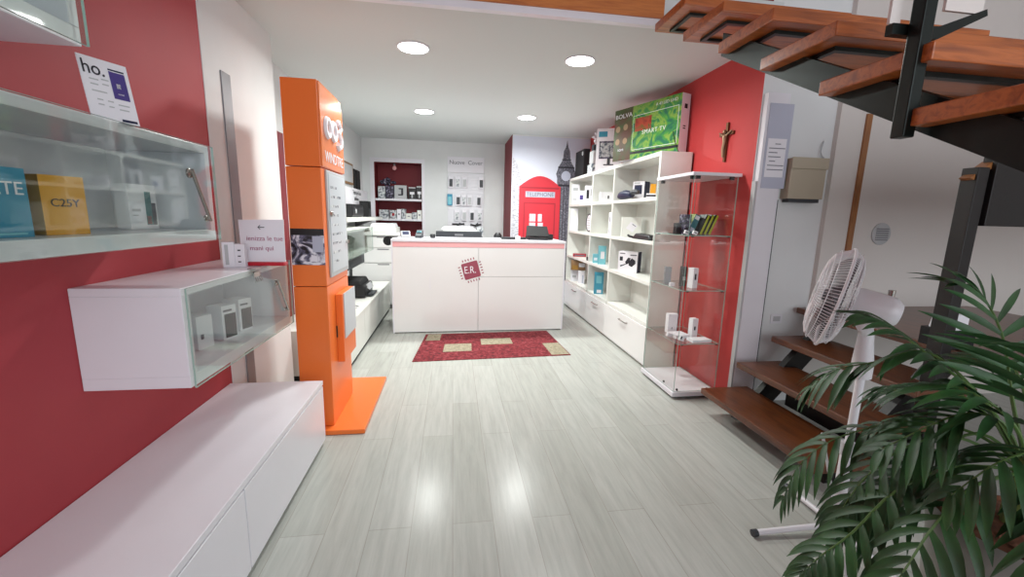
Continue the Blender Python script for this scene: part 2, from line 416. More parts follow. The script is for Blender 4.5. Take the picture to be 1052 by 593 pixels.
# things seen in the cabinets
R90 = PI/2
zu = 1.371
carton('phone_box', 'bright blue phone box in the glass wall cabinet, leftmost of its boxes', 'box', -1.04, 1.122, zu, .15, .165, .06, R90-.1, M['blue'], prints=((.1, .9, .04, .07, M['lblue']),))
txt('ZTE', .044, 'lettering', bpy.data.objects['phone_box'], M['paper'], (.027, -.002, .115), 0, local=True)
o = carton('phone_box', 'orange yellow phone box beside the blue one in the glass cabinet', 'box', -1.05, 1.315, zu, .105, .158, .065, R90-.25, M['yellow'], side=M['yell2'])
txt('C25Y', .03, 'lettering', o, M['ink'], (0, -.002, .085), 0, local=True)
carton('phone_box', 'brown ochre phone box edge just behind the orange yellow one', 'box', -1.115, 1.245, zu, .04, .157, .05, R90-.2, M['yell2'])
o = carton('phone_box', 'white phone box with a colourful handset picture, in the glass cabinet near the handle', 'box', -1.12, 1.715, zu, .11, .16, .05, R90-.2, M['paper'], prints=((.58, .80, .1, .85, M['teal']), (.8, .95, .1, .6, M['navy']), (.6, .76, .12, .3, M['redprint']), (.1, .4, .4, .46, M['lgrey']), (.1, .3, .3, .33, M['lgrey'])))
o = carton('phone_box', 'white handset box standing left in the lower glass cabinet', 'box', -1.10, 1.97, .831, .08, .15, .10, R90-.3, M['paper'], prints=((.2, .4, .3, .45, M['inkgrey']),))
o = carton('phone_box', 'white box with grey handset picture, middle one in the lower glass cabinet', 'box', -1.07, 2.12, .831, .08, .165, .09, R90-.35, M['paper'], prints=((.15, .95, .05, .75, M['dgrey']), (.1, .7, .82, .88, M['inkgrey'])))
o = carton('phone_box', 'white box with grey handset picture, rightmost in the lower glass cabinet', 'box', -1.07, 2.28, .831, .08, .165, .10, R90-.35, M['paper'], prints=((.15, .95, .05, .7, M['dgrey']), (.1, .7, .8, .86, M['inkgrey'])))

# sheet in an acrylic stand on the glass cabinet
t = thing('sign_holder', 'white printed sheet in a clear stand on top of the glass cabinet', 'sign', (-.975, 1.432, 1.6955), rz=R90-.42); t.scale = (.72, .9, .9)
W, H = .165, .19
T = lambda x, z, o=0: (x, z*.18+o, z)
b = MB().hexa([T(-W/2, 0), T(W/2, 0), T(W/2, 0, .004), T(-W/2, 0, .004), T(-W/2, H), T(W/2, H), T(W/2, H, .004), T(-W/2, H, .004)])
b.box(-W/2, W/2, 0, .07, 0, .003)
b.build('stand', M['paper'], t, local=True)
def decal(parent, name, rects, f, mats, off=-.0008):
    b = MB()
    for (x0, x1, z0, z1, mi) in rects:
        b.poly([f(x0, z0, off), f(x1, z0, off), f(x1, z1, off), f(x0, z1, off)], mi)
    return b.build(name, mats, parent, local=True)
rects = [(.012, .068, .075, .16, 0), (.012, .068, .163, .168, 2)]
for (x, z, w) in ((-.06, .12, .03), (-.02, .125, .025), (-.06, .105, .026), (-.02, .11, .022), (-.06, .085, .05), (-.05, .06, .02), (-.015, .06, .02), (.02, .055, .04), (.02, .04, .035), (-.05, .045, .02), (-.015, .043, .018)):
    rects.append((x, x+w, z, z+.004, 1))
rects += [(.02, .075, .004, .012, 2), (.03, .045, .11, .125, 3), (.028, .05, .09, .094, 3)]
decal(t, 'printed_panel', rects, T, [M['purple'], M['lgrey'], M['navy'], M['paper']])
o = txt('ho.', .06, 'lettering', t, M['ink'], (-.04, 0, 0), 0, local=True)
o.data.transform(Matrix.Translation((0, .155*.18-.002, .155)) @ Matrix.Rotation(-.18, 4, 'X'))

# hand sign, gel box on the lower cabinet
t = thing('hand_sign', 'white card with arrow and hand hygiene wording on a red base', 'sign', (-.975, 2.32, 1.1655))
b = MB(); X0, X1 = -1.095, -.872
b.hexa([(X0+.012, 2.318, 1.175), (X1, 2.318, 1.175), (X1, 2.322, 1.175), (X0+.012, 2.322, 1.175), (X0, 2.338, 1.40), (X1-.004, 2.338, 1.405), (X1-.004, 2.342, 1.405), (X0, 2.342, 1.40)])
b.build('card', M['paper'], t)
b = MB().box(-1.055, -.87, 2.295, 2.345, 1.166, 1.185); b.build('base', M['redp'], t, bevel=.004)
t_ = txt('ienizza le tue', .034, 'lettering', t, M['pinkink'], (-.97, 2.3275, 1.305), 0)
t_ = txt('mani qui', .034, 'lettering', t, M['pinkink'], (-.985, 2.3225, 1.255), 0)
b = MB(); yA = 2.332
b.tube([(-1.0, yA, 1.363), (-.97, yA, 1.363)], .0018, 6); b.tube([(-.99, yA, 1.373), (-1.001, yA, 1.363), (-.99, yA, 1.353)], .0018, 6)
b.build('arrow', M['ink'], t)
o = carton('gel_box', 'small narrow white packet standing left of the hand hygiene card', 'box', -1.105, 2.235, 1.1655, .05, .125, .05, .35, M['paper'], prints=((.2, .5, .1, .9, M['lgrey']),))
o = carton('gel_box', 'small white perforated packet in front of the hand hygiene card', 'box', -1.06, 2.25, 1.1655, .045, .115, .03, .1, M['paper'], prints=((.3, .6, .7, .76, M['ink']), (.3, .6, .45, .5, M['ink']), (.3, .6, .2, .25, M['ink'])))

# ------------------------------------------------------------------ orange stand
t = thing('display_totem', 'tall orange phone company totem with a glass window and base plate', 'totem', (-.79, 3.0, 0))
x0, x1, y0, y1 = -.992, -.79, 2.73, 3.26
b = MB().box(-.992, -.58, 2.66, 3.58, 0, .032); b.build('base_plate', M['orange'], t, bevel=.003)
b = MB()
b.box(x0, x1, y0, y1, .032, .98); b.box(x0, x1, y0, y1, .984, 1.715); b.box(x0, x1, y0, y1, 1.72, 2.215)
b.build('body', M['orange'], t, bevel=.004)
hd = MB().prism([(x1+.001, y0+.01, 1.725), (x1+.001, y1-.003, 1.725), (x1+.001, y1-.003, 2.15), (x1+.001, y1-.12, 2.21), (x1+.001, y0+.01, 2.21)], (.008, 0, 0)).build('header_panel', M['orangeg'], t)
txt('WINDTRE', .093, 'lettering', hd, M['paper'], (x1+.0105, 3.01, 1.79), R90, sx=1.0)
b = MB(); cx = x1+.012
for cy in (2.865, 3.0): b.torus((cx, cy, 1.97), .052, .017, (1, 0, 0), 28, 6)
b.tube([(cx, 3.085, 2.04), (cx, 3.13, 2.055), (cx, 3.175, 2.02), (cx, 3.13, 1.985), (cx, 3.18, 1.945), (cx, 3.16, 1.895), (cx, 3.11, 1.88), (cx, 3.075, 1.905)], .018, 8)
b.build('emblem', M['paper'], hd, smooth=True)
b = MB().box(x1, x1+.012, 2.80, 3.25, 1.03, 1.71); f = b.build('window_frame', M['lgrey'], t, bevel=.003)
MB().box(x1+.012, x1+.015, 2.83, 3.22, 1.06, 1.69).build('screen', M['frost'], f)
b = MB()
for k in range(9): b.box(x1+.0152, x1+.016, 2.86, 3.0+.03*(k % 4), 1.12+.06*k, 1.135+.06*k)
b.build('printed_lines', M['gpack'], f)
MB().lathe([(.012, 0), (.012, .02), (.008, .024)], (x1+.012, 3.2, 1.24), (1, 0, 0), 14).build('pull_knob', M['chrome'], t, smooth=True); b = MB(); b.lathe([(.02, 0), (.02, .006), (.01, .014)], (x1+.015, 2.84, 1.44), (1, 0, 0), 14)
b.build('lock', M['chrome'], t, smooth=True)
b = MB().box(x1, x1+.045, 2.9, 3.24, .42, .90); b.build('leaflet_tray', M['orange'], t, bevel=.003)
MB().box(x1+.045, x1+.05, 2.93, 3.245, .58, .90).build('tray_panel', M['frost'], t)
MB().box(x1+.0005, x1+.006, 2.885, 2.9, .6, .68).build('tray_slot', M['black'], t)
b = MB().box(x0+.004, x1-.002, y0-.0025, y0-.0003, 1.12, 1.345, 0); b.build('photo_sticker', M['pics'], t)
b = MB().box(x0+.004, x1-.002, y0-.0032, y0-.0024, 1.305, 1.345); b.build('sticker_band', M['black'], t)
b = MB().box(x0+.13, x1-.01, y0-.0036, y0-.0024, 1.20, 1.30); b.build('sticker_patch', M['paperb'], t)

# ------------------------------------------------------------------ left back: cabinet, printer, wall pieces
t = thing('low_cabinet', 'low white cabinet behind the orange totem, black printer on it', 'cabinet', (-1.2, 5.0, 0))
MB().box(-1.54, -.96, 3.62, 6.3, 0, .05).build('plinth', M['black2'], t)
MB().box(-1.54, -.955, 3.6, 6.32, .05, .42).build('body', M['lamg'], t, bevel=.002)
MB().box(-1.54, -.93, 3.6, 6.32, .42, .45).build('top', M['lamg'], t, bevel=.002)
for k in range(3): MB().box(-.955, -.937, 3.6+.907*k, 3.6+.907*k+.903, .052, .414).build('door', M['lamg'], t, bevel=.002)
t = thing('printer', 'black office printer on the low white cabinet', 'printer', (-1.2, 5.2, .45))
b = MB(); b.box(-1.5, -1.02, 5.0, 5.45, .455, .60); b.build('body', M['black'], t, bevel=.02)
b = MB(); b.hexa([(-1.5, 5.02, .60), (-1.06, 5.02, .60), (-1.06, 5.45, .60), (-1.5, 5.45, .60), (-1.49, 5.05, .66), (-1.09, 5.05, .66), (-1.09, 5.43, .66), (-1.49, 5.43, .66)]); b.build('lid', M['black2'], t, bevel=.012)
MB().box(-1.02, -.95, 5.1, 5.36, .47, .49).build('paper_tray', M['dgrey'], t, bevel=.004)
MB().hexa([(-1.02, 5.1, .56), (-.99, 5.1, .54), (-.99, 5.35, .54), (-1.02, 5.35, .56), (-1.03, 5.1, .60), (-1.02, 5.1, .60), (-1.02, 5.35, .60), (-1.03, 5.35, .60)]).build('control_panel', M['lgrey'], t)
b = MB(); b.tube([(-1.1, 4.35, .454), (-1.02, 4.45, .458), (-1.0, 4.55, .454), (-1.06, 4.6, .456), (-1.1, 4.5, .454)], .006, 6)
tag(b.build('cable', M['lgrey'], smooth=True), 'short pale cable coiled on the low white cabinet', 'cable')
t = thing('wall_cabinet', 'small glass fronted grey white cabinet on the wall behind the totem', 'cabinet', (-1.28, 4.9, .97))
b = MB(); b.box(-1.549, -1.06, 4.3, 5.7, .97, 1.0); b.box(-1.549, -1.06, 4.3, 5.7, 1.24, 1.27); b.box(-1.549, -1.06, 4.3, 4.33, 1.0, 1.24); b.box(-1.549, -1.06, 5.67, 5.7, 1.0, 1.24); b.box(-1.549, -1.53, 4.33, 5.67, 1.0, 1.24)
b.build('carcass', M['lamg'], t); MB().box(-1.05, -1.043, 4.3, 5.7, .972, 1.268, fm=[1, 1, 1, 0, 1, 0]).build('door', [M['gglass'], M['gedge']], t)
tag(MB().box(-1.549, -1.2, 5.0, 5.9, .78, .93).build('paper_tray_box', M['dgrey'], bevel=.008), 'dark grey box hanging under the small wall cabinet', 'box')
t = thing('wall_shelf', 'grey white wall shelf carrying a black radio', 'shelf', (-1.37, 6.2, 1.33))
MB().box(-1.549, -1.18, 5.0, 7.4, 1.34, 1.39).build('board', M['lamg'], t, bevel=.003)
for y in (5.3, 7.0): MB().prism([(-1.549, y, 1.34), (-1.549, y, 1.22), (-1.25, y, 1.34)], (0, .02, 0)).build('bracket', M['grey'], t)
t = thing('radio', 'black portable radio speaker on the wall shelf', 'radio', (-1.32, 6.0, 1.39))
MB().box(-1.42, -1.27, 5.62, 6.32, 1.39, 1.56).build('body', M['black'], t, bevel=.03)
MB().lathe([(.03, 0), (.03, .006)], (-1.27, 5.82, 1.47), (1, 0, 0), 16).build('knob', M['lgrey'], t)
t = thing('speaker', 'slim black speaker at the far end of the wall shelf', 'speaker', (-1.33, 6.9, 1.39))
MB().box(-1.42, -1.29, 6.75, 6.98, 1.39, 1.63).build('cabinet', M['black2'], t, bevel=.006)
MB().lathe([(.05, 0), (.05, .004)], (-1.29, 6.865, 1.47), (1, 0, 0), 20).build('cone', M['dgrey'], t)
o = carton('notice_board', 'white board with two lines of writing leaning on the wall above the radio', 'board', -1.47, 6.85, 1.39, 1.6, .42, .02, R90, M['paper'])
txt('Tutto per il tuo', .085, 'lettering', o, M['ink'], (0, -.003, .36), 0, local=True)
txt('telefono', .085, 'lettering', o, M['ink'], (-.05, -.003, .27), 0, local=True)
t = thing('wall_poster', 'dark framed grey picture high on the left recess wall', 'picture', (-1.54, 6.5, 1.88))
MB().box(-1.55, -1.525, 6.1, 6.9, 1.87, 2.18).build('frame', M['brown'], t); MB().box(-1.525, -1.522, 6.14, 6.86, 1.9, 2.15).build('print', M['lgrey'], t)
for k, (ya, yb) in enumerate(((7.0, 7.08), (7.15, 7.42))):
    tag(MB().box(-1.55, -1.53, ya, yb, 1.83, 2.13).build('black_case', M['black2'], bevel=.004), 'black phone case pack hung above the board, the %s one' % ('narrow', 'wide')[k], 'phone case', 'packs on the recess wall')
t = thing('drawer_unit', 'tall white drawer unit left of the counter', 'cabinet', (-1.15, 6.8, 0))
MB().box(-1.5, -.82, 6.46, 7.2, .06, 1.12).build('body', M['gloss'], t, bevel=.006); MB().box(-1.48, -.84, 6.48, 7.18, 0, .06).build('plinth', M['grey'], t)
MB().box(-1.45, -.78, 6.42, 7.15, 1.12, 1.17).build('top', M['gloss'], t, bevel=.008)
for z0, z1 in ((.08, .70), (.715, .93), (.94, 1.11)):
    d = MB().box(-1.49, -.83, 6.44, 6.46, z0, z1).build('drawer', M['gloss'], t, bevel=.004)
    MB().box(-1.12, -.95, 6.437, 6.44, z1-.02, z1-.005).build('handle', M['grey'], d)
t = thing('copier', 'small white copier with raised lid standing on the drawer unit', 'copier', (-1.1, 6.8, 1.17))
MB().box(-1.35, -.85, 6.5, 7.0, 1.17, 1.24).build('body', M['lamg'], t, bevel=.008)
MB().hexa([(-1.25, 6.55, 1.24), (-.87, 6.55, 1.24), (-.87, 6.95, 1.24), (-1.25, 6.95, 1.24), (-1.22, 6.58, 1.30), (-.89, 6.58, 1.30), (-.89, 6.93, 1.30), (-1.22, 6.93, 1.30)]).build('lid', M['wplast'], t, bevel=.008)

# ------------------------------------------------------------------ counter (local coordinates, front along x)
t = thing('service_counter', 'white service counter with a red square chip emblem', 'counter', (-.705, 5.06, 0), rz=.028)
CW = 2.11
b = MB(); b.box(0, CW, .02, .6, .04, 1.12); b.box(.03, CW-.03, .05, .58, 0, .04); b.build('body', M['lam'], t, local=True)
b = MB(); b.box(0, 1.02, 0, .02, .012, 1.06); b.box(1.024, CW, 0, .02, .012, .70); b.box(1.024, CW, 0, .02, .704, 1.06); b.build('front_panel', M['gloss'], t, bevel=.001, local=True)
MB().box(0, CW, .004, .02, 1.064, 1.125).build('pink_glow_band', M['pinkb'], t, local=True)['label'] = 'strip under the counter top, coloured pink as a painted glow'  # pink glow on the fascia is put into the band's colour
MB().box(-.018, CW+.018, -.012, .62, 1.125, 1.155).build('top', M['lam'], t, bevel=.003, local=True)
for xx in (-.018, CW): MB().box(xx, xx+.018, -.004, .62, 0, 1.125).build('end_panel', M['lam'], t, bevel=.002, local=True)
MB().box(.43, .438, -.003, 0, .55, .70).build('edge_pull', M['wplast'], t, local=True)
# emblem
lx, lz, r = .93, .785, .102
def rot(x, z, a=.28): return (lx+x*math.cos(a)-z*math.sin(a), lz+x*math.sin(a)+z*math.cos(a))
b = MB(); pts = []
for cx_, cz_, a0 in ((r-.015, r-.015, 0), (-r+.015, r-.015, 90), (-r+.015, -r+.015, 180), (r-.015, -r+.015, 270)):
    for k in range(4):
        a = math.radians(a0+30*k); p = rot(cx_+.015*math.cos(a), cz_+.015*math.sin(a)); pts.append((p[0], -.003, p[1]))
b.prism(pts, (0, .003, 0))
for s in range(4):
    for k in range(5):
        u = -.07+.035*k; q = [(u-.006, r+.018), (u+.006, r+.018), (u+.006, r+.043), (u-.006, r+.043)]
        pp_ = [rot(*p, .28+s*PI/2) for p in q]
        b.prism([(p[0], -.003, p[1]) for p in pp_], (0, .003, 0))
e = b.build('emblem', M['logo'], t, local=True)
txt('E.R.', .125, 'lettering', t, M['paper'], (lx-.012, -.0042, lz), 0, local=True, sx=.78, roll=.08)
# things on and behind the counter
zc = 1.1555
t = thing('payment_terminal', 'small payment terminal with blue screen at the left end of the counter', 'terminal', (-.58, 5.35, zc), rz=.15)
MB().hexa([(-.06, -.05, 0), (.06, -.05, 0), (.06, .09, 0), (-.06, .09, 0), (-.055, -.045, .035), (.055, -.045, .035), (.055, .085, .085), (-.055, .085, .085)]).build('body', M['lgrey'], t, bevel=.006, local=True)
MB().hexa([(-.04, -.0455, .02), (.04, -.0455, .02), (.04, -.046, .02), (-.04, -.046, .02), (-.04, -.03, .0445), (.04, -.03, .0445), (.04, .06, .078), (-.04, .06, .078)]).build('screen', M['navy'], t, local=True)
t = thing('card_reader', 'grey card reader with keypad right of the small terminal', 'card reader', (-.42, 5.36, zc), rz=-.1)
MB().hexa([(-.045, -.05, 0), (.045, -.05, 0), (.045, .08, 0), (-.045, .08, 0), (-.04, -.045, .03), (.04, -.045, .03), (.04, .075, .10), (-.04, .075, .10)]).build('body', M['dgrey'], t, bevel=.006, local=True)
MB().box(-.03, .03, .005, .03, .071, .083).build('display', M['lblue'], t, local=True)
tag(MB().lathe([(.03, 0), (.035, .03), (.035, .045), (.028, .05)], (-.25, 5.38, zc), n=20).build('pot', M['black'], smooth=True), 'little round black pot on the counter', 'pot')
t = thing('tape_dispenser', 'black gadget clipped on the left end of the counter', 'dispenser', (-.77, 5.5, 1.05))
MB().lathe([(.055, 0), (.06, .02), (.06, .06), (.05, .08)], (-.81, 5.4, 1.11), (0, 1, 0), 20).build('body', M['black2'], t, smooth=True)
MB().box(-.80, -.69, 5.42, 5.46, 1.157, 1.17).build('clip', M['black'], t)
t = thing('desk', 'grey work desk behind the counter under the accessory panel', 'desk', (.1, 7.1, 0))
MB().box(-.4, .62, 6.75, 7.6, .98, 1.02).build('top', M['dgrey'], t, bevel=.003)
for x in (-.38, .56):
    MB().box(x, x+.04, 6.8, 7.55, 0, .98).build('leg', M['dgrey'], t)
t = thing('monitor', 'black monitor seen from behind, over the counter edge', 'monitor', (.1, 5.85, .75))
MB().box(-.235, .415, 5.99, 6.02, .95, 1.225).build('screen', M['dgrey'], t, bevel=.006); MB().box(.06, .12, 6.02, 6.05, .76, 1.0).build('stand', M['black'], t); MB().box(-.05, .23, 5.95, 6.15, .745, .76).build('foot', M['black'], t, bevel=.004)
MB().box(.03, .15, 5.987, 5.99, 1.16, 1.185).build('badge', M['grey'], t)
t = thing('work_table', 'inner white work table behind the counter', 'table', (.34, 6.03, 0))
MB().box(-.62, 1.3, 5.76, 6.3, .71, .745).build('top', M['lamg'], t, bevel=.002)
for x in (-.6, 1.26): MB().box(x, x+.025, 5.78, 6.28, 0, .71).build('leg', M['lamg'], t)
t = thing('printer', 'white printer on the grey desk below the accessory panel', 'printer', (.12, 7.1, 1.02))
MB().box(-.16, .40, 6.85, 7.3, 1.02, 1.22).build('body', M['lamg'], t, bevel=.02)
MB().hexa([(-.2, 6.87, 1.22), (.38, 6.87, 1.22), (.38, 7.28, 1.22), (-.2, 7.28, 1.22), (-.14, 6.92, 1.27), (.32, 6.92, 1.27), (.32, 7.22, 1.27), (-.14, 7.22, 1.27)]).build('lid', M['wplast'], t, bevel=.01)
MB().box(.40, .50, 6.9, 7.1, 1.03, 1.26).build('ink_tank', M['gpack'], t, bevel=.01)
t = thing('cash_terminal', 'black touch till on the right end of the counter', 'till', (1.1, 5.4, zc), rz=.05)
MB().box(-.13, .13, -.10, .12, 0, .035).build('base', M['black'], t, bevel=.008, local=True)
MB().hexa([(-.16, -.09, .05), (.15, -.09, .05), (.15, -.05, .035), (-.16, -.05, .035), (-.13, .03, .185), (.145, .03, .175), (.145, .05, .165), (-.13, .05, .17)]).build('screen', M['black2'], t, bevel=.005, local=True)
MB().box(-.03, .03, .0, .06, .03, .12).build('neck', M['black'], t, local=True)
MB().box(.12, .22, -.02, .06, .0, .075).build('receipt_printer', M['black'], t, bevel=.01, local=True)
t = thing('keyboard', 'flat black keyboard on the counter beside the till', 'keyboard', (.80, 5.42, zc), rz=.02)
MB().box(-.17, .15, -.06, .07, .0, .02).build('body', M['black'], t, bevel=.004, local=True)
MB().box(-.16, .14, -.05, .06, .02, .028).build('keys', M['dgrey'], t, local=True)
o = carton('card_box', 'little white box between keyboard and till on the counter', 'box', .82, 5.2, zc, .055, .05, .05, 0, M['paper'])
t = thing('desk_gadget', 'small black and white desk gadget behind the counter', 'gadget', (.66, 6.1, .745))
MB().box(.60, .72, 6.05, 6.2, .745, 1.14).build('base', M['wplast'], t, bevel=.01); MB().lathe([(.06, 0), (.06, .03), (.03, .07)], (.66, 6.12, 1.14), n=18).build('cap', M['black'], t, smooth=True)

# rug
t = thing('rug', 'red woven rug with beige patches on the floor before the counter', 'rug', (-.40, 4.02, 0), rz=.055)
b = MB(); RW, RD = 1.655, .95
b.hexa([(0, 0, 0), (RW, 0, 0), (RW, RD, 0), (.13, RD, 0), (0, 0, .007), (RW, 0, .007), (RW, RD, .007), (.13, RD, .007)])
for (u0, u1, v0, v1) in ((.17, .36, .27, .55), (.43, .66, .48, .72), (.02, .125, .72, .985), (.875, .995, .02, .45)):
    sh = lambda u, v: (u*RW+.13*v*(1-u), v*RD, .0076)
    b.poly([sh(u0, v0), sh(u1, v0), sh(u1, v1), sh(u0, v1)], 1)
b.build('pile', [M['rugred'], M['rugbeige']], t, local=True)

# ------------------------------------------------------------------ red niche contents
def nbox(label, x, z, w, h, m, prints=(), d=.12, y=YB+.03, group='packs in the red niche'):
    return carton('accessory_box', label, 'box', x, y, z, w, h, d, 0, m, prints=prints, group=group)
z1, z2 = 1.7105, 1.3605
nbox('grey black headphone pack leftmost on the upper niche shelf', -1.24, z1, .12, .21, M['gpack'])
nbox('black headphone pack with round picture, second from left on the upper niche shelf', -1.10, z1, .13, .22, M['dpack'])
nbox('grey pack with a black loop picture on the upper niche shelf', -.915, z1, .21, .235, M['lgrey'], ((.3, .7, .25, .35, M['ink']), (.55, .72, .3, .8, M['ink']), (.35, .6, .7, .8, M['ink'])))
nbox('black pack with white lamp picture, right of the loop pack in the niche', -.715, z1, .13, .21, M['black'], ((.2, .8, .4, .6, M['paper']), (.4, .6, .1, .4, M['lgrey']), (.05, .95, .9, 1, M['lgrey'])))
nbox('black pack with white lamp picture at the right end of the upper niche shelf', -.59, z1, .10, .23, M['black'], ((.2, .8, .4, .6, M['paper']), (.4, .6, .1, .4, M['lgrey']), (.05, .95, .9, 1, M['lgrey'])))
b = MB(); 
for k in range(26):
    a = random.random()*6.28; rr = random.random()*.13
    c = (-1.14+rr*math.cos(a), YB+.1+.04*math.sin(a), 1.955+random.random()*.11*(1-rr/.16)); b.lathe([(.01, 0), (.03, .012), (.03, .03), (.01, .042)], c, (random.random()-.5, -.6, random.random()), 8)
tag(b.build('cable_heap', M['dpack'], smooth=True), 'heap of black and violet cables on the headphone packs in the niche', 'cables')
for x, w, h, m, lb in ((-1.21, .16, .155, 'gpack', 'wide grey pack'), (-1.05, .11, .15, 'gpack', 'grey pack with red mark, right of the wide grey one'), (-.95, .07, .17, 'paper', 'tall white pack'), (-.87, .07, .175, 'gpack', 'tall grey white pack beside the tall white one'), (-.78, .10, .10, 'lamg', 'low cream pack'), (-.68, .08, .12, 'gpack', 'low grey pack right of the cream one'), (-.59, .08, .16, 'lamg', 'tall cream pack at the right end')):
    nbox(lb+' on the lower niche shelf', x, z2, w, h, M[m], ((.3, .7, .35, .65, M['redprint2']),) if 'red mark' in lb else ((.3, .7, .4, .55, M['inkgrey']),))
t = thing('bulb', 'pale bulb hanging from the top of the red niche', 'bulb', (-1.02, YB+.1, 2.2))
MB().tube([(-1.02, YB+.1, 2.33), (-1.02, YB+.1, 2.28)], .018, 12).build('socket', M['grey'], t, smooth=True)
MB().lathe([(.012, .08), (.035, .06), (.04, .035), (.028, .01), (.005, 0)], (-1.02, YB+.1, 2.205), n=20).build('globe', M['pinkb'], t, smooth=True)

# slatted accessory panel
t = thing('accessory_display', 'white slatted accessory panel with a printed heading on the back wall', 'panel', (.235, YB, 1.2))
MB().box(-.09, .56, YB-.02, YB-.001, 2.2, 2.47).build('heading_board', M['paper'], t, bevel=.002)
b = MB()
for k in range(17): b.box(-.085, .555, YB-.018, YB-.001, 1.2+.058*k, 1.2+.058*k+.05)
b.box(-.085, .555, YB-.008, YB-.001, 1.2, 2.19); b.build('slats', M['wplast'], t)
txt('Nuove  Cover', .10, 'lettering', t, M['inkgrey'], (.235, YB-.0215, 2.37), 0)
rows = ((1.93, (-.03, .09, .21, .51)), (1.62, (-.05, .10, .2, .30, .47)), (1.35, (.08, .21, .35, .49)))
names = ('top', 'middle', 'bottom'); ords = ('leftmost', 'second', 'third', 'fourth', 'rightmost')
for ri, (zz, xs) in enumerate(rows):
    for ci, x in enumerate(xs):
        m = M['blue'] if (ri, ci) == (1, 0) else (M['paper'], M['gpack'], M['lgrey'])[(ri+ci) % 3]
        lab = 'bright blue phone case pack, only blue one on the slatted panel' if (ri, ci) == (1, 0) else 'pale phone case pack, %s row of the slatted panel, %s one' % (names[ri], 'rightmost' if ci == len(xs)-1 else ords[ci])
        t = thing('phone_case_pack', lab, 'phone case', (x, YB-.05, zz), group='packs on the slatted panel')
        MB().box(x-.045, x+.045, YB-.055, YB-.04, zz, zz+.2).build('pack', M['paper'] if m is not M['blue'] else M['blue'], t, bevel=.003)
        MB().box(x-.03, x+.03, YB-.058, YB-.055, zz+.02, zz+.15).build('case', M['lblue'] if m is M['blue'] else (M['dgrey'], M['gpack'], M['lgrey'])[(ri*2+ci) % 3], t, bevel=.004)
        MB().tube([(x, YB-.018, zz+.19), (x, YB-.06, zz+.185)], .003, 6).build('hook', M['chrome'], t)
for x, w, lb in ((.1, .22, 'left'), (.42, .2, 'right')):
    t = thing('cable_pack', 'dark cable bundle at the foot of the slatted panel, the %s one' % lb, 'cable', (x, YB-.04, 1.25), group='cables on the slatted panel')
    MB().tube([(x-w/2, YB-.032, 1.29), (x, YB-.034, 1.27+.02*(lb == 'left')), (x+w/2, YB-.032, 1.295)], .014, 8).build('bundle', M['black'], t, smooth=True)
    MB().tube([(x-.02, YB-.045, 1.26), (x+.04, YB-.05, 1.31)], .016, 8).build('tie', M['dgrey'], t)

# mural on the column
t = thing('wall_mural', 'printed wall mural of a red telephone box and a grey clock tower', 'mural', (1.5, 6.72, 0))
y = 6.717
MB().box(.935, 2.19, y, 6.7195, .02, 2.70).build('sky_print', M['sky'], t)
MB().poly([(.94, y-.0006, .6), (1.08, y-.0006, .6), (1.08, y-.0006, 2.05), (1.03, y-.0006, 2.25), (.94, y-.0006, 2.38)]).build('facade_print', M['facade'], t)
b = MB(); yp = y-.0012
bx0, bx1 = 1.055, 1.74
pts = [(bx0+.01, yp, .3), (bx1-.01, yp, .3), (bx1, yp, 1.93)]
for k in range(13): 
    a = k/12; pts.append((bx1-.0-a*(bx1-bx0), yp, 1.93+.17*math.sin(PI*a)))
b.poly(pts, 0)
p = b.build('phone_box_print', M['redprint'], t)
yq = y-.002
b = MB()
b.box(bx0+.03, bx1-.03, yq, yq+.0004, 1.90, 1.925, 0); b.box(bx0+.08, bx1-.08, yq, yq+.0004, .35, 1.68, 0)
b.build('door_frame_print', M['redprint2'], p)
b = MB(); b.box(bx0+.10, bx1-.10, yq-.0006, yq-.0002, .37, 1.66); b.build('door_leaf_print', M['redprint'], p)
MB().box(1.16, 1.645, yq, yq+.0004, 1.765, 1.855).build('name_plate', M['paperb'], p)
txt('TELEPHONE', .085, 'lettering', p, M['inkgrey'], (1.40, yq-.0008, 1.808), 0, sx=.98, depth=.0006)
b = MB()
for r_ in range(6):
    z = 1.50-.14*r_
    b.box(1.235, 1.335, yq-.0012, yq-.0008, z-.12, z, 0); b.box(1.375, 1.46 if r_ else 1.44, yq-.0012, yq-.0008, z-.12, z, 0)
b.build('window_print', M['sky'], p)
b = MB(); yp = y-.0009
b.poly([(1.72, yp, .4), (1.96, yp, .4), (1.96, yp, 2.08), (1.98, yp, 2.14), (1.94, yp, 2.26), (1.88, yp, 2.36), (1.865, yp, 2.50), (1.835, yp, 2.56), (1.815, yp, 2.67), (1.795, yp, 2.56), (1.765, yp, 2.50), (1.75, yp, 2.36), (1.69, yp, 2.26), (1.65, yp, 2.14), (1.67, yp, 2.08)], 0)
p = b.build('clock_tower_print', M['tower'], t)
b = MB().lathe([(.078, 0), (.078, .0005)], (1.815, y-.0012, 2.115), (0, -1, 0), 28); b.build('clock_face_print', M['paperb'], p)
b = MB(); b.box(1.68, 1.95, y-.0018, y-.0014, 2.235, 2.26); b.box(1.74, 1.89, y-.0018, y-.0014, 2.36, 2.375); b.box(1.69, 1.95, y-.0018, y-.0014, 1.95, 1.98)
for k in range(5): b.box(1.735+.05*k, 1.745+.05*k, y-.0018, y-.0014, .5, 1.93)
b.build('ledge_print', M['ink'], p)

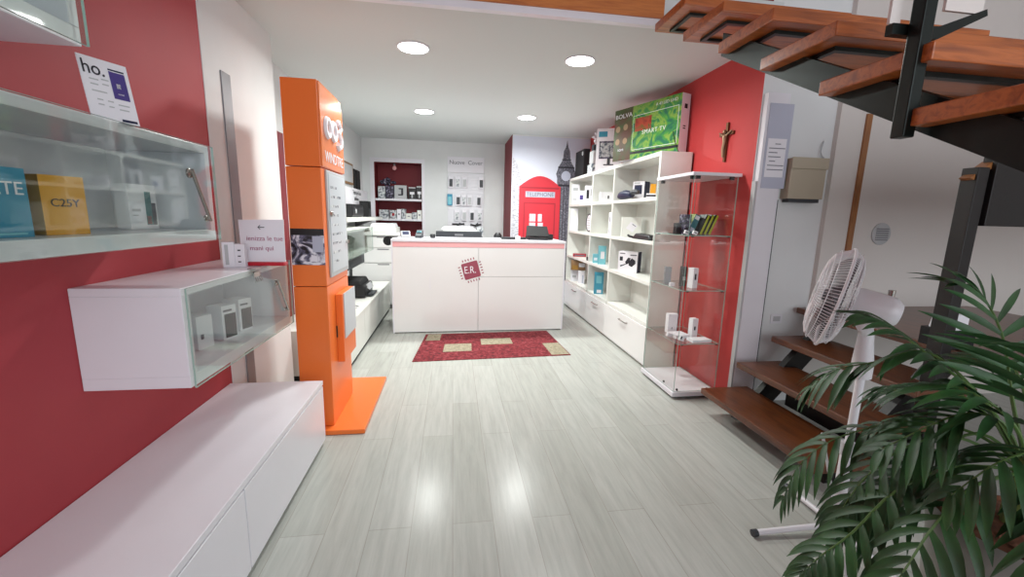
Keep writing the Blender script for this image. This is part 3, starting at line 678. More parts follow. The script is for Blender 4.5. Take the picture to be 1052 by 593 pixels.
# ------------------------------------------------------------------ right shelving unit
SX0, SX1 = 1.876, 2.185; SY0, SY1 = 3.68, 6.69; D1, D2 = 5.55, 4.79; ST = 2.07
t = thing('shelving_unit', 'long white shelving unit with open cubes over drawers', 'shelving unit', (2.03, 5.2, 0))
b = MB(); th = .032
b.box(SX0+.02, SX1, SY0, SY1, 0, .03)
b.box(SX0, SX1, SY0, SY1, ST-.04, ST)
for yy in (SY0, SY1-th): b.box(SX0, SX1, yy, yy+th, .03, ST-.04)
for yy in (D1, D2): b.box(SX0+.001, SX1, yy-th/2, yy+th/2, .45, ST-.04)
for zz in (1.665, 1.25, .855, .45):
    for a, c in ((SY0+th, D2-th/2), (D2+th/2, D1-th/2), (D1+th/2, SY1-th)): b.box(SX0+.002, SX1, a, c, zz-.035, zz)
b.box(SX1-.008, SX1, SY0, SY1, .03, ST)
b.build('carcass', M['lamg'], t, bevel=.0015)
for a, c in ((SY0+.003, D2-.002), (D2+.002, D1-.002), (D1+.002, SY1-.003)):
    d = MB().box(SX0-.012, SX0+.006, a, c, .032, .412).build('drawer', M['gloss'], t, bevel=.002)
    h = MB(); m_ = (a+c)/2-.02
    h.tube([(SX0-.012, m_-.10, .345), (SX0-.034, m_-.09, .345), (SX0-.034, m_+.09, .345), (SX0-.012, m_+.10, .345)], .006, 8)
    h.build('handle', M['chrome'], d, smooth=True)
RM = -PI/2   # faces -x
def sbox(label, ya, yb, z, h, d, m, front=None, side=None, prints=(), x=1.90, turn=0, name='product_box', cat='box', group=None):
    """a box on the shelving unit; its front faces the room, ya is the far edge, yb the near edge"""
    return carton(name, label, cat, x, (ya+yb)/2, z, abs(ya-yb), h, d, RM+turn, m, front, side, prints, group)
q1, q2, q3, q4 = 1.6655, 1.2505, .8555, .4505
def sbox2(label, x, y, z, w, h, d, turn, m, front=None, side=None, prints=(), name='product_box'):
    '''a box turned to face the aisle and the shop entrance; (x, y) is the middle of its front'''
    return carton(name, label, 'box', x, y, z, w, h, d, -math.radians(turn), m, front, side, prints)
sbox2("white box lying at the far end of the top cube row, lower of two", 1.930, 6.520, q1, 0.110, 0.17, 0.08, 15, M['paper'], prints=((.2, .8, .4, .5, M['lgrey']),))
sbox2("white box on the other white box at the far end of the top cube row", 1.930, 6.520, q1+0.1705, 0.125, 0.14, 0.08, 15, M['paper'], prints=((.2, .8, .3, .6, M['lgrey']),))
sbox2("white box with purple handset picture in the far top cube", 1.900, 6.127, q1, 0.110, 0.19, 0.05, 15, M['paper'], prints=((.35, .8, .3, .65, M['purple']),))
sbox2("white box with black handset picture in the far top cube", 1.905, 5.766, q1, 0.117, 0.24, 0.05, 15, M['paper'], prints=((.2, .5, .25, .75, M['black']), (.65, .85, .4, .8, M['lgrey'])))
sbox2("low white box with a black dot in the middle top cube", 2.000, 5.330, q1, 0.155, 0.13, 0.12, 12, M['paper'], prints=((.6, .72, .35, .65, M['black']),))
sbox2("white faced navy box standing in the near top cube", 2.010, 4.400, q1, 0.134, 0.195, 0.13, 50, M['navy'], front=M['paper'], side=M['navy'], prints=((.15, .8, .3, .8, M['navy']), (.1, .6, .86, .95, M['lgrey'])))
sbox2("yellow orange small box at the near end of the near top cube", 2.050, 4.134, q1, 0.051, 0.15, 0.06, 20, M['yellow'])
sbox2("black and white flat packet before the small yellow orange box", 1.960, 3.991, q1, 0.088, 0.045, 0.08, 25, M['paper'], prints=((0, 1, .3, .7, M['ink']),))
sbox2("white carton at the far end of the second cube row, lower one", 1.930, 6.520, q2, 0.127, 0.2, 0.08, 12, M['paper'])
sbox2("white carton stacked on the other one at the far end of the second cube row", 1.930, 6.520, q2+0.2005, 0.111, 0.15, 0.08, 12, M['paper'], prints=((.2, .8, .2, .8, M['lamg']),))
sbox2("pale box with a tilted white label in the near second cube", 2.000, 4.487, q2, 0.211, 0.225, 0.1, 18, M['lamg'])
sbox2("flat dark red box lying in the far third cube", 1.960, 6.237, q3, 0.198, 0.045, 0.1, 15, M['redprint2'], prints=((.1, .9, .3, .7, M['inkgrey']),))
sbox2("short pale cyan box in the middle third cube", 1.920, 5.383, q3, 0.073, 0.12, 0.06, 15, M['lblue'], prints=((.2, .8, .3, .6, M['paper']),))
sbox2("tall cyan box with white picture in the middle third cube", 1.950, 5.222, q3, 0.097, 0.24, 0.07, 15, M['lblue'], side=M['mblue'], prints=((.3, .8, .3, .7, M['paper']),))
sbox2("white box with black folded gadget picture and navy sides in the near third cube", 1.960, 4.433, q3, 0.223, 0.235, 0.13, 43, M['paper'], side=M['navy'], prints=((.08, .24, .55, .75, M['ink']), (.08, .35, .88, .93, M['inkgrey']), (.62, .95, .82, .87, M['inkgrey'])))
sbox2("brown and tan box resting on white cartons in the far bottom cube", 1.955, 6.257, q4+0.1905, 0.224, 0.15, 0.1, 15, M['brown'], prints=((.55, .95, .35, .75, M['paper']), (.1, .5, .1, .5, M['yell2'])))
sbox2("white carton under the brown box in the far bottom cube", 1.935, 6.363, q4, 0.117, 0.19, 0.1, 15, M['paper'], prints=((.2, .7, .3, .5, M['lgrey']),))
sbox2("white carton with blue edge beside the other under the brown box", 1.965, 6.102, q4, 0.098, 0.19, 0.1, 15, M['paper'], prints=((.6, .85, .05, .7, M['paperb']),))
sbox2("teal blue box leaning in the middle bottom cube", 1.940, 5.254, q4, 0.118, 0.29, 0.07, 15, M['mblue'], prints=((.2, .8, .5, .85, M['lblue']), (.3, .8, .05, .2, M['paper'])))
# top row, far cube
sbox('flat black carton stood at the back of the far top cube', 6.2, 5.62, q1, .34, .04, M['black'], x=2.125, prints=((.3, .5, .6, .9, M['lgrey']),))
# top row, middle and near cube
t = thing('hair_dryer', 'dark blue hand held appliance lying in the near top cube', 'appliance', (1.93, 4.42, q1))
MB().tube([(1.92, 4.72, q1+.04), (1.91, 4.62, q1+.05), (1.91, 4.5, q1+.055), (1.92, 4.36, q1+.05)], [.02, .045, .05, .035], 12).build('body', M['navy'], t, smooth=True)
MB().tube([(1.92, 4.44, q1+.06), (1.93, 4.3, q1+.075), (1.94, 4.24, q1+.07)], [.03, .03, .02], 10).build('handle', M['dgrey'], t, smooth=True)
# second row
t = thing('round_appliance', 'round white appliance with a dark side standing in the far second cube', 'appliance', (2.0, 5.82, q2))
MB().lathe([(.12, 0), (.135, .02), (.135, .10), (.10, .13)], (1.95, 5.83, q2+.137), (1, 0, 0), 28).build('housing', M['wplast'], t, smooth=True)
MB().torus((1.955, 5.83, q2+.137), .122, .012, (1, 0, 0), 28, 8).build('ring', M['dgrey'], t, smooth=True)
b = MB()
for k in range(5): b.box(1.944, 1.95, 5.75, 5.91, q2+.06+.035*k, q2+.07+.035*k)
b.build('grille', M['lgrey'], t)
for k, (yy, zz, lb) in enumerate(((5.0, q2, 'lower left'), (4.9, q2, 'lower right'), (5.0, q2+.1405, 'upper left'), (4.9, q2+.1405, 'upper right'))):
    sbox('little white box with dark figure in the middle second cube, %s of four' % lb, yy+.04, yy-.04, zz, .14, .06, M['paper'], prints=((.35, .65, .15, .6, M['inkgrey']),), x=1.94, group='four little white boxes')
o_ = [o for o in bpy.data.objects if o.get('label', '').startswith('pale box with a tilted')][0]
b = MB(); e = -.0008
b.poly([(-.06, e, .10), (.015, e, .055), (.065, e, .13), (-.01, e, .175)], 0); b.poly([(.01, e-.0004, .15), (.05, e-.0004, .125), (.045, e-.0004, .118), (.005, e-.0004, .143)], 1)
b.build('label_print', [M['paper'], M['inkgrey']], o_, local=True)
t = thing('router', 'flat black router lying at the near end of the second cube row', 'router', (1.93, 3.98, q2))
MB().hexa([(1.885, 3.80, q2), (1.985, 3.80, q2), (1.985, 4.22, q2), (1.885, 4.22, q2), (1.895, 3.83, q2+.05), (1.975, 3.83, q2+.05), (1.975, 4.15, q2+.06), (1.895, 4.15, q2+.06)]).build('body', M['black'], t, bevel=.015)
MB().tube([(1.895, 4.2, q2+.015), (1.885, 4.26, q2+.02), (1.885, 4.30, q2+.03)], .012, 8).build('tail', M['black2'], t, smooth=True)
# third row
sbox('little dark thin box beside the flat red one in the far third cube', 5.72, 5.62, q3, .05, .08, M['dgrey'])
o = [o for o in bpy.data.objects if o.get('label', '').startswith('white box with black folded')][0]
b = MB(); gw = .205
def g(u, v): return (-gw/2+u*gw, -.0014, v*.235)
b.poly([g(.42, .38), g(.36, .5), g(.52, .72), g(.66, .70), g(.58, .45)]); b.poly([g(.58, .34), g(.56, .5), g(.72, .70), g(.92, .60), g(.94, .45), g(.75, .28)]); b.poly([g(.1, .25), g(.22, .3), g(.4, .38), g(.4, .42), g(.2, .35), g(.1, .34)])
b.build('gadget_print', M['ink'], o, local=True)
# fourth row
# on top of the unit
zt = ST+.0005
t = thing('black_box', 'large black box at the far end on top of the shelving unit', 'box', (2.0, 6.2, ST))
MB().box(1.90, 1.995, 6.08, 6.5, zt, zt+.38).build('body', M['black2'], t, bevel=.004); MB().lathe([(.03, 0), (.03, .003)], (1.90, 6.15, zt+.32), (-1, 0, 0), 16).build('sticker', M['lgrey'], t)
t = thing('gadget_display', 'grey stacked gadget with a white flower on top, on the shelving unit', 'ornament', (2.0, 5.5, ST))
MB().box(1.885, 1.99, 5.66, 5.85, zt, zt+.12).build('base', M['gpack'], t, bevel=.01); MB().box(1.895, 1.98, 5.68, 5.82, zt+.12, zt+.30).build('body', M['lgrey'], t, bevel=.02)
MB().box(1.905, 1.97, 5.70, 5.78, zt+.30, zt+.38).build('head', M['dgrey'], t, bevel=.012)
b = MB(); fx_, fz_ = 1.955, zt+.47
for k in range(6):
    a = k*PI/3; b.tube([(fx_, 5.70, fz_), (fx_+.05*math.cos(a), 5.695, fz_+.05*math.sin(a)), (fx_+.075*math.cos(a), 5.70, fz_+.075*math.sin(a))], [.012, .02, .008], 8)
b.tube([(1.94, 5.72, zt+.37), (fx_, 5.70, fz_)], .008, 8)
b.build('flower', M['wplast'], t, smooth=True)
sbox2('white monitor carton with blue mark and screen picture, on top of the shelving unit', 1.99, 5.33, zt, .32, .52, .12, 25, M['paper'], prints=((.08, .42, .80, .93, M['mblue']), (.12, .92, .28, .70, M['dpack']), (.16, .88, .32, .66, M['gpack']), (.46, .58, .15, .28, M['dgrey']), (.32, .72, .12, .15, M['dgrey'])))
# television carton
A = Vector((1.755, 4.56, zt+.002)); B = Vector((2.075, 3.76, zt)); u = (B-A).normalized(); nrm = Vector((-u.y, u.x, 0)); LT = (B-A).length; HT = .53
ang = math.atan2(u.y, u.x)
t = thing('television_carton', 'large green and brown television carton turned slightly on the shelving unit', 'box', tuple(A), rz=ang)
MB().box(0, LT, 0, .115, 0, HT, fm=[0, 1, 2, 0, 0, 2]).build('carton', [M['paper'], M['tvdark'], M['tvart']], t, local=True)
MB().box(0, .30*LT, -.0008, 0, 0, HT).build('side_print', M['tvdark'], t, local=True)
MB().box(.32*LT, .97*LT, -.0016, -.0008, .09, .43).build('frame_print', M['paper'], t, local=True)
MB().box(.325*LT, .965*LT, -.0022, -.0016, .095, .425).build('screen_print', M['tvart'], t, local=True)
MB().box(.30*LT, LT, -.0016, -.0008, .05, .075).build('dark_print', M['black'], t, local=True)
MB().box(.35*LT, .60*LT, -.0028, -.0022, .27, .40).build('red_patch_print', ramp_mat('red_abstract_print', [(.35, '#8a2a16'), (.5, '#b0402a'), (.65, '#5a5a20')], 12, .3, distort=1), t, local=True)
txt('BOLVA', .062, 'lettering', t, M['paper'], (.155*LT, -.003, .455), 0, local=True, sx=1.25)
txt('SMART TV', .058, 'lettering', t, M['paper'], (.64*LT, -.0032, .25), 0, local=True, spacing=1.15)
txt('HDMI', .035, 'lettering', t, M['paper'], (.13*LT, -.003, .11), 0, local=True)
txt('A 43 LED UHD', .04, 'lettering', t, M['paper'], (.80*LT, -.003, .485), 0, local=True)
b = MB()
for px_, pz_ in ((.06, .33), (.17, .34), (.06, .2), (.17, .2)): b.lathe([(.032, 0), (.032, .001)], (px_*LT/.87*1.0, -.001, pz_), (0, -1, 0), 20)
b.build('round_icons', M['bone'], t, local=True)
b = MB(); b.box(LT, LT+.0008, .04, .08, .40, .44); b.box(LT, LT+.0008, .04, .075, .24, .25); b.box(LT, LT+.0008, .04, .075, .22, .23); b.build('side_marks', M['ink'], t, local=True)
MB().tube([(LT-.07, -.004, .20), (LT-.02, -.006, .06), (LT+.02, -.01, .0), (LT+.03, -.02, .004)], .004, 6).build('cord', M['black'], t, local=True)

# ------------------------------------------------------------------ glass showcase
GX0, GX1, GY0, GY1 = 1.795, 2.165, 2.985, 3.54
t = thing('glass_showcase', 'tall glass showcase with white base and top before the red wall', 'showcase', (1.98, 3.26, 0))
MB().box(GX0-.015, GX1+.01, GY0-.015, GY1+.01, .022, .06).build('base', M['lam'], t, bevel=.003)
for x in (GX0+.03, GX1-.05):
    for y in (GY0+.03, GY1-.05): MB().lathe([(.014, 0), (.014, .022)], (x+.01, y+.01, 0), n=12).build('foot', M['black'], t)
MB().box(GX0-.012, GX1+.02, GY0-.012, GY1+.005, 1.79, 1.815).build('top', M['lam'], t, bevel=.003)
for nm, (x0, x1, y0, y1) in (('a', (GX0, GX0+.005, GY0, GY1)), ('b', (GX0+.006, GX1, GY0, GY0+.005)), ('c', (GX1-.005, GX1, GY0+.006, GY1)), ('d', (GX0+.006, GX1-.006, GY1-.005, GY1))):
    edge_x = (x1-x0) < .01
    MB().box(x0, x1, y0, y1, .062, 1.788, fm=[1, 1, 1 if edge_x else 0, 0 if edge_x else 1, 1 if edge_x else 0, 0 if edge_x else 1]).build('glass_panel', [M['case'], M['gedge']], t)
for z in (1.34, .905, .465):
    s = MB().box(GX0+.007, GX1-.007, GY0+.007, GY1-.007, z-.006, z, fm=[0, 0, 1, 1, 1, 1]).build('glass_shelf', [M['case'], M['gedge']], t)
    b = MB()
    for x, y in ((GX0+.012, GY0+.03), (GX1-.03, GY0+.01), (GX0+.012, GY1-.06), (GX0+.04, GY0+.01)): b.box(x, x+.018, y, y+.018, z-.014, z-.006)
    b.build('clip', M['black'], s)
b = MB()
for x, y in ((GX0+.006, GY0+.04), (GX0+.006, GY1-.06), (GX0+.03, GY0+.006), (GX1-.06, GY0+.006)): b.box(x, x+.03, y, y+.02, 1.765, 1.789)
for x, y in ((GX0+.04, GY0+.02), (GX1-.06, GY0+.02), (GX0+.02, GY0+.2)): b.box(x, x+.012, y, y+.012, .06, .075)
b.build('hinge', M['black'], t)
def cbox(label, x, y, z, w, h, d, m, front=None, side=None, prints=(), rz=0, lean=0, name='gadget_box', group='packs in the glass showcase'):
    return carton(name, label, 'box', x, y, z, w, h, d, rz, m, front, side, prints, group, lean)
zs = 1.3405
cbox('black picture pack standing left of the leaning green packs in the showcase', 1.885, 3.16, zs, .06, .16, .08, M['dpack'])
cbox('small black pack low at the left on the top showcase shelf', 1.835, 3.2, zs, .04, .09, .05, M['black'])
cbox('olive pack with white cover print, leftmost of the leaning packs', 1.94, 3.2, zs, .05, .16, .09, M['teal'], side=M['olive'], prints=((.1, .9, .75, .95, M['paper']), (.1, .9, .1, .3, M['paperb'])), lean=.38)
for k, w_ in enumerate(('second', 'third', 'fourth')):
    cbox('lime green and black pack leaning on the top showcase shelf, %s of the leaning packs' % w_, 1.995+.038*k, 3.15, zs, .030, .165, .10, M['black'], front=M['lime'], prints=((.0, .35, 0, 1, M['black2']),), lean=.38)
for k, (x, y, lb) in enumerate(((1.825, 3.06, 'left'), (1.86, 3.12, 'middle'), (1.885, 3.04, 'right'))):
    cbox('little white folded price tag at the front of the top showcase shelf, %s one' % lb, x, y, zs, .035, .028, .02, M['paper'], lean=.3, name='price_tag', group='price tags on the top showcase shelf', prints=((.2, .8, .4, .6, M['ink']),))
zs = .9055
cbox('grey pack near the left edge of the middle showcase shelf', 1.835, 3.3, zs, .05, .15, .06, M['grey'], rz=-.3)
cbox('little white price tag before the grey pack in the showcase', 1.825, 3.2, zs, .04, .03, .02, M['paper'], name='price_tag')
cbox('black pack behind the white one on the middle showcase shelf', 1.925, 3.2, zs, .04, .165, .04, M['black'], prints=((.2, .8, .3, .5, M['lgrey']),))
cbox('white pack with black oval picture on the middle showcase shelf', 1.965, 3.1, zs, .05, .165, .06, M['paper'], prints=((.3, .62, .42, .72, M['ink']),), rz=.2)
zs = .4655
cbox('white pack with black oval picture standing on the bottom showcase shelf', 2.045, 3.16, zs, .055, .165, .05, M['paper'], prints=((.3, .6, .4, .6, M['ink']),), rz=.15)
cbox('plain white pack standing at the back of the bottom showcase shelf', 1.93, 3.32, zs, .085, .17, .05, M['paper'], prints=((.4, .5, .2, .3, M['inkgrey']),))
cbox('flat white box lying right at the front of the bottom showcase shelf', 2.03, 3.02, zs, .17, .022, .09, M['paper'], rz=.05)
cbox('flat white box lying behind the others on the bottom showcase shelf', 1.93, 3.14, zs, .13, .03, .13, M['paper'], rz=.1)
cbox('white price tag left on the bottom showcase shelf', 1.83, 3.18, zs, .04, .03, .03, M['paper'], lean=.3, name='price_tag')
cbox('white price tag with dark stripe in the middle of the bottom showcase shelf', 1.87, 3.06, zs, .04, .04, .03, M['paper'], lean=.3, name='price_tag', prints=((.1, .4, .3, .9, M['ink']),))

# crucifix on the red wall
t = thing('crucifix', 'bronze crucifix hung on the red wall', 'crucifix', (2.19, 3.22, 1.93))
b = MB(); cy = 3.225
b.box(2.182, 2.1995, cy-.012, cy+.012, 1.93, 2.235); b.box(2.182, 2.1995, cy-.085, cy+.085, 2.135, 2.16); b.build('cross', M['gold'], t, bevel=.003)
b = MB()
b.tube([(2.172, cy, 1.965), (2.168, cy+.006, 2.03), (2.172, cy, 2.08), (2.17, cy, 2.125), (2.172, cy, 2.14)], [.008, .011, .012, .017, .009], 8)
b.lathe([(.002, 0), (.013, .008), (.014, .018), (.006, .03)], (2.168, cy+.004, 2.148), n=10)
for s in (-1, 1): b.tube([(2.171, cy+.012*s, 2.13), (2.172, cy+.045*s, 2.15), (2.176, cy+.078*s, 2.165)], [.008, .006, .005], 7)
b.build('figure', M['bone'], t, smooth=True)

# paper notice, meter box, vent, wood strip, loop on the stair wall
t = thing('paper_notice', 'tall pale blue paper notice taped to the white pilaster', 'notice', (2.315, 2.83, 1.7))
MB().box(2.235, 2.425, 2.8315, 2.8345, 1.70, 2.29).build('sheet', M['paperb'], t)
MB().box(2.25, 2.40, 2.8305, 2.8314, 1.78, 2.05).build('inner_sheet', M['paper'], t)
b = MB()
for k, (xa, xb) in enumerate(((.055, .10), (.01, .14), (.01, .08), (.01, .11), (.02, .07), (.01, .14), (.01, .14))): b.box(2.255+xa, 2.255+xb, 2.8298, 2.8304, 2.01-.03*k, 2.016-.03*k)
b.build('printed_lines', M['inkgrey'], t)
t = thing('meter_box', 'beige metal meter box on the stair wall', 'meter box', (2.57, 2.88, 1.60))
MB().box(2.44, 2.73, 2.80, 2.88, 1.63, 1.92).build('body', M['meter'], t, bevel=.004); MB().box(2.435, 2.735, 2.79, 2.80, 1.845, 1.925).build('lid', M['meter'], t, bevel=.003); MB().box(2.46, 2.71, 2.81, 2.87, 1.605, 1.63).build('tray', M['dgrey'], t)
tag(MB().tube([(2.74, 2.87, 2.06), (2.72, 2.86, 2.02), (2.715, 2.86, 1.98), (2.73, 2.86, 1.95), (2.76, 2.87, 1.94)], .004, 6).build('cable', M['lgrey'], smooth=True), 'thin pale wire loop on the wall above the meter box', 'wire')
struct(MB().box(3.03, 3.075, 2.825, 2.84, 1.25, 2.26).build('trim_9', M['strip'], loc=(0, 0, 0)))
t = thing('wall_vent', 'round grey vent on the stair wall', 'vent', (3.33, 2.84, 1.38))
MB().lathe([(.085, 0), (.085, .008), (.075, .012)], (3.33, 2.84, 1.385), (0, -1, 0), 28).build('rim', M['lgrey'], t, smooth=True)
b = MB()
for k in range(6): b.box(3.275, 3.385, 2.824, 2.828, 1.335+.017*k, 1.343+.017*k)
b.build('louvres', M['grey'], t)
t = thing('wall_socket', 'small white socket plate low on the wall by the steps', 'socket', (2.55, 2.88, .72))
MB().box(2.50, 2.60, 2.872, 2.88, .66, .74).build('plate', M['wplast'], t, bevel=.003); MB().box(2.52, 2.58, 2.869, 2.872, .68, .72).build('insert', M['lgrey'], t)

# ------------------------------------------------------------------ lower stairs
t = thing('lower_staircase', 'dark wooden open steps rising right from the floor to a landing', 'staircase', (2.3, 2.3, 0))
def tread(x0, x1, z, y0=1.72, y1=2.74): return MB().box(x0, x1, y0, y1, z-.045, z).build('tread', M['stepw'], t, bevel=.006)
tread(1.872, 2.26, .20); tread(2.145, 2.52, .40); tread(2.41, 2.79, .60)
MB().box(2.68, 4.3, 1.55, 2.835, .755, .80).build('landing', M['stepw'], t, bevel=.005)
for y in (1.85, 2.6):
    MB().prism([(2.08, y, 0), (2.26, y, 0), (2.9, y, .755), (2.72, y, .755)], (0, .05, 0)).build('stringer', M['dwood'], t)
for x, z in ((2.12, .155), (2.38, .355)): MB().box(x, x+.05, 2.0, 2.5, z-.155 if z < .2 else z-.2, z).build('riser_block', M['dwood'], t)
MB().box(2.515, 2.58, 1.73, 1.80, 0, 1.74).build('post', M['dwood'], t, bevel=.003)
MB().box(2.60, 4.6, 1.72, 1.78, 1.46, 1.98).build('upper_apron', M['dwood'], t, bevel=.003)
MB().hexa([(2.49, 1.74, 1.69), (2.51, 1.74, 1.68), (2.51, 1.79, 1.68), (2.49, 1.79, 1.69), (2.61, 1.74, 1.775), (2.63, 1.74, 1.755), (2.63, 1.79, 1.755), (2.61, 1.79, 1.775)]).build('handrail', M['strip'], t)
t = thing('wall_fitting', 'small white fitting beside the black stair post', 'fitting', (2.7, 1.8, .9))
MB().hexa([(2.64, 1.80, .90), (2.76, 1.80, .90), (2.76, 1.9, .90), (2.64, 1.9, .90), (2.66, 1.80, .985), (2.76, 1.80, .995), (2.76, 1.9, .995), (2.66, 1.9, .985)]).build('body', M['wplast'], t, bevel=.004)
MB().box(2.62, 2.79, 1.78, 1.92, .802, .90).build('bracket', M['black2'], t)

# ------------------------------------------------------------------ upper stairs
t = thing('upper_staircase', 'honey brown wooden open stair overhead with a dark steel stringer and post', 'staircase', (1.7, 1.6, 1.4))
tr = [(2.568, 2.561), (2.227, 2.38), (1.901, 2.208), (1.606, 2.04), (1.308, 1.868), (.998, 1.711), (.69, 1.545)]
for k, (yf, zb) in enumerate(tr):
    MB().box(1.2, 2.19, yf-.335, yf, zb, zb+.045).build('tread', M['woodx'], t, bevel=.004)
    f = MB(); a, c = yf-.265, yf-.05
    f.box(1.27, 2.12, a, a+.02, zb-.014, zb); f.box(1.27, 2.12, c-.02, c, zb-.014, zb); f.box(1.27, 1.29, a+.02, c-.02, zb-.014, zb); f.box(2.10, 2.12, a+.02, c-.02, zb-.014, zb)
    f.build('bracket', M['steel'], t)
for xs in (1.28, 2.05):
    zs_ = lambda y: 1.705+.549*(y-1.017)
    b = MB().hexa([(xs-.03, .30, zs_(.3)), (xs, .30, zs_(.3)), (xs, 1.95, zs_(1.95)), (xs-.03, 1.95, zs_(1.95)), (xs-.03, .30, zs_(.3)+.1), (xs, .30, zs_(.3)+.1), (xs, 1.95, zs_(1.95)+.1), (xs-.03, 1.95, zs_(1.95)+.1)])
    b.build('stringer', M['steel'], t)
MB().box(1.186, 1.222, .998, 1.034, 1.685, 3.0).build('post', M['steel'], t, bevel=.003)
b = MB().box(1.147, 1.225, 1.04, 1.06, 1.949, 1.976)
b.hexa([(1.21, 1.04, 1.945), (1.29, 1.04, 1.947), (1.29, 1.055, 1.947), (1.21, 1.055, 1.945), (1.21, 1.04, 1.975), (1.29, 1.04, 1.979), (1.29, 1.055, 1.979), (1.21, 1.055, 1.975)])
b.hexa([(1.29, 1.04, 1.947), (1.435, 1.04, 2.017), (1.435, 1.055, 2.017), (1.29, 1.055, 1.947), (1.29, 1.04, 1.979), (1.43, 1.04, 2.033), (1.43, 1.055, 2.033), (1.29, 1.055, 1.979)])
b.build('bracket_plate', M['steel'], t)
b = MB().box(1.14, 1.172, 1.045, 1.053, 1.976, 2.7); b.build('guard_panel', M['beige'], t)
b = MB().box(1.30, 1.42, 1.042, 1.05, 2.02, 2.7); b.build('guard_panel', M['beige'], t)

# ------------------------------------------------------------------ pedestal fan
fx, fy = 1.81, 1.52
t = thing('pedestal_fan', 'white pedestal fan with a mesh grille standing before the steps', 'fan', (fx, fy, 0))
for i, (dx, dy) in enumerate(((-1, .03), (.05, 1), (1, .06), (-.05, -1))):
    L_ = .41 if i != 1 else .30
    l = MB().tube([(fx, fy, .035), (fx+dx*L_, fy+dy*L_, .018)], .013, 10).build('leg', M['wplast'], t, smooth=True)
    MB().tube([(fx+dx*(L_-.012), fy+dy*(L_-.012), .018), (fx+dx*(L_+.012), fy+dy*(L_+.012), .017)], .0165, 10).build('foot_cap', M['dgrey'], l, smooth=True)
MB().lathe([(.05, .015), (.05, .05), (.034, .085), (.03, .13)], (fx, fy, 0), n=20).build('hub_collar', M['dgrey'], t, smooth=True)
MB().tube([(fx, fy, .08), (fx, fy, .42)], .026, 16).build('pole', M['wplast'], t, smooth=True)
MB().tube([(fx, fy, .40), (fx, fy, .46)], .03, 16).build('collar', M['lgrey'], t, smooth=True)
MB().tube([(fx, fy, .45), (fx, fy, .84)], .017, 14).build('upper_pole', M['wplast'], t, smooth=True)
MB().tube([(fx, fy, .78), (fx-.003, fy, .84), (fx-.01, fy, .95), (fx-.01, fy, .985)], [.038, .04, .03, .028], 16).build('neck', M['wplast'], t, smooth=True)
ax = Vector((-.70, .66, .20)).normalized()          # blowing direction
hc = Vector((1.655, 1.56, 1.135))                    # centre of the rim
mc = hc-ax*.055
MB().lathe([(.05, 0), (.066, .006), (.07, .02), (.068, .12), (.062, .145), (.045, .165), (.004, .172)], mc, -ax, 24).build('motor_housing', M['wplast'], t, smooth=True)
MB().tube([mc-ax*.08+Vector((0, 0, -.05)), mc-ax*.06+Vector((0, 0, -.085)), (fx-.01, fy, .985)], [.035, .03, .026], 12).build('pivot', M['wplast'], t, smooth=True)
k0 = mc-ax*.13+Vector((0, 0, .062))
MB().tube([k0, k0+Vector((0, 0, .03))], [.011, .013], 10).build('knob', M['chrome'], t, smooth=True)
R_ = .218
up = Vector((0, 0, 1)); e1 = (up-ax*up.dot(ax)).normalized(); e2 = ax.cross(e1)
def grille(sgn, depth, r0):
    b = MB(); n = 96
    for k in range(n):
        a = 2*PI*k/n; d = e1*math.cos(a)+e2*math.sin(a); pts = []
        for j in range(6):
            s = j/5; r = r0+(R_-r0)*s; z = depth*math.sqrt(max(0, 1-(max(0, s-.15)/.85)**3))
            pts.append(hc+d*r+ax*(sgn*z))
        b.tube(pts, .0013, 3, cap=False)
    for j, s in enumerate((0, .25, .45, .62, .78, .9)):
        r = r0+(R_-r0)*s; z = depth*math.sqrt(max(0, 1-(max(0, s-.15)/.85)**3))
        b.torus(hc+ax*(sgn*z), r, .0016, ax, 48, 4)
    return b
g = grille(1, .075, .045)
g.build('front_grille', M['wplast'], t)
MB().lathe([(.05, 0), (.05, .004), (.03, .008)], hc+ax*.073, ax, 24).build('badge', M['lgrey'], t, smooth=True)
grille(-1, .055, .068).build('rear_grille', M['wplast'], t)
MB().torus(hc, R_, .006, ax, 64, 8).build('rim', M['wplast'], t, smooth=True)
for k in range(3):
    b = MB(); a0 = 2*PI*k/3+.4; vs = []; fs = []
    for j in range(6):
        s = j/5; r = .03+.155*s; w_ = .35+.55*math.sin(PI*min(1, .25+.6*s))
        for i in range(6):
            v = (i/5-.5); a = a0+v*w_*1.25; d = e1*math.cos(a)+e2*math.sin(a)
            vs.append(hc+d*r+ax*(v*.06))
    for j in range(5):
        for i in range(5): fs.append((j*6+i, j*6+i+1, (j+1)*6+i+1, (j+1)*6+i))
    b.add(vs, fs); o = b.build('blade', M['bladeg'], t, smooth=True)
    so = o.modifiers.new('thickness', 'SOLIDIFY'); so.thickness = .003
MB().lathe([(.035, -.03), (.035, .03), (.02, .045)], hc, ax, 20).build('hub', M['grey'], t, smooth=True)

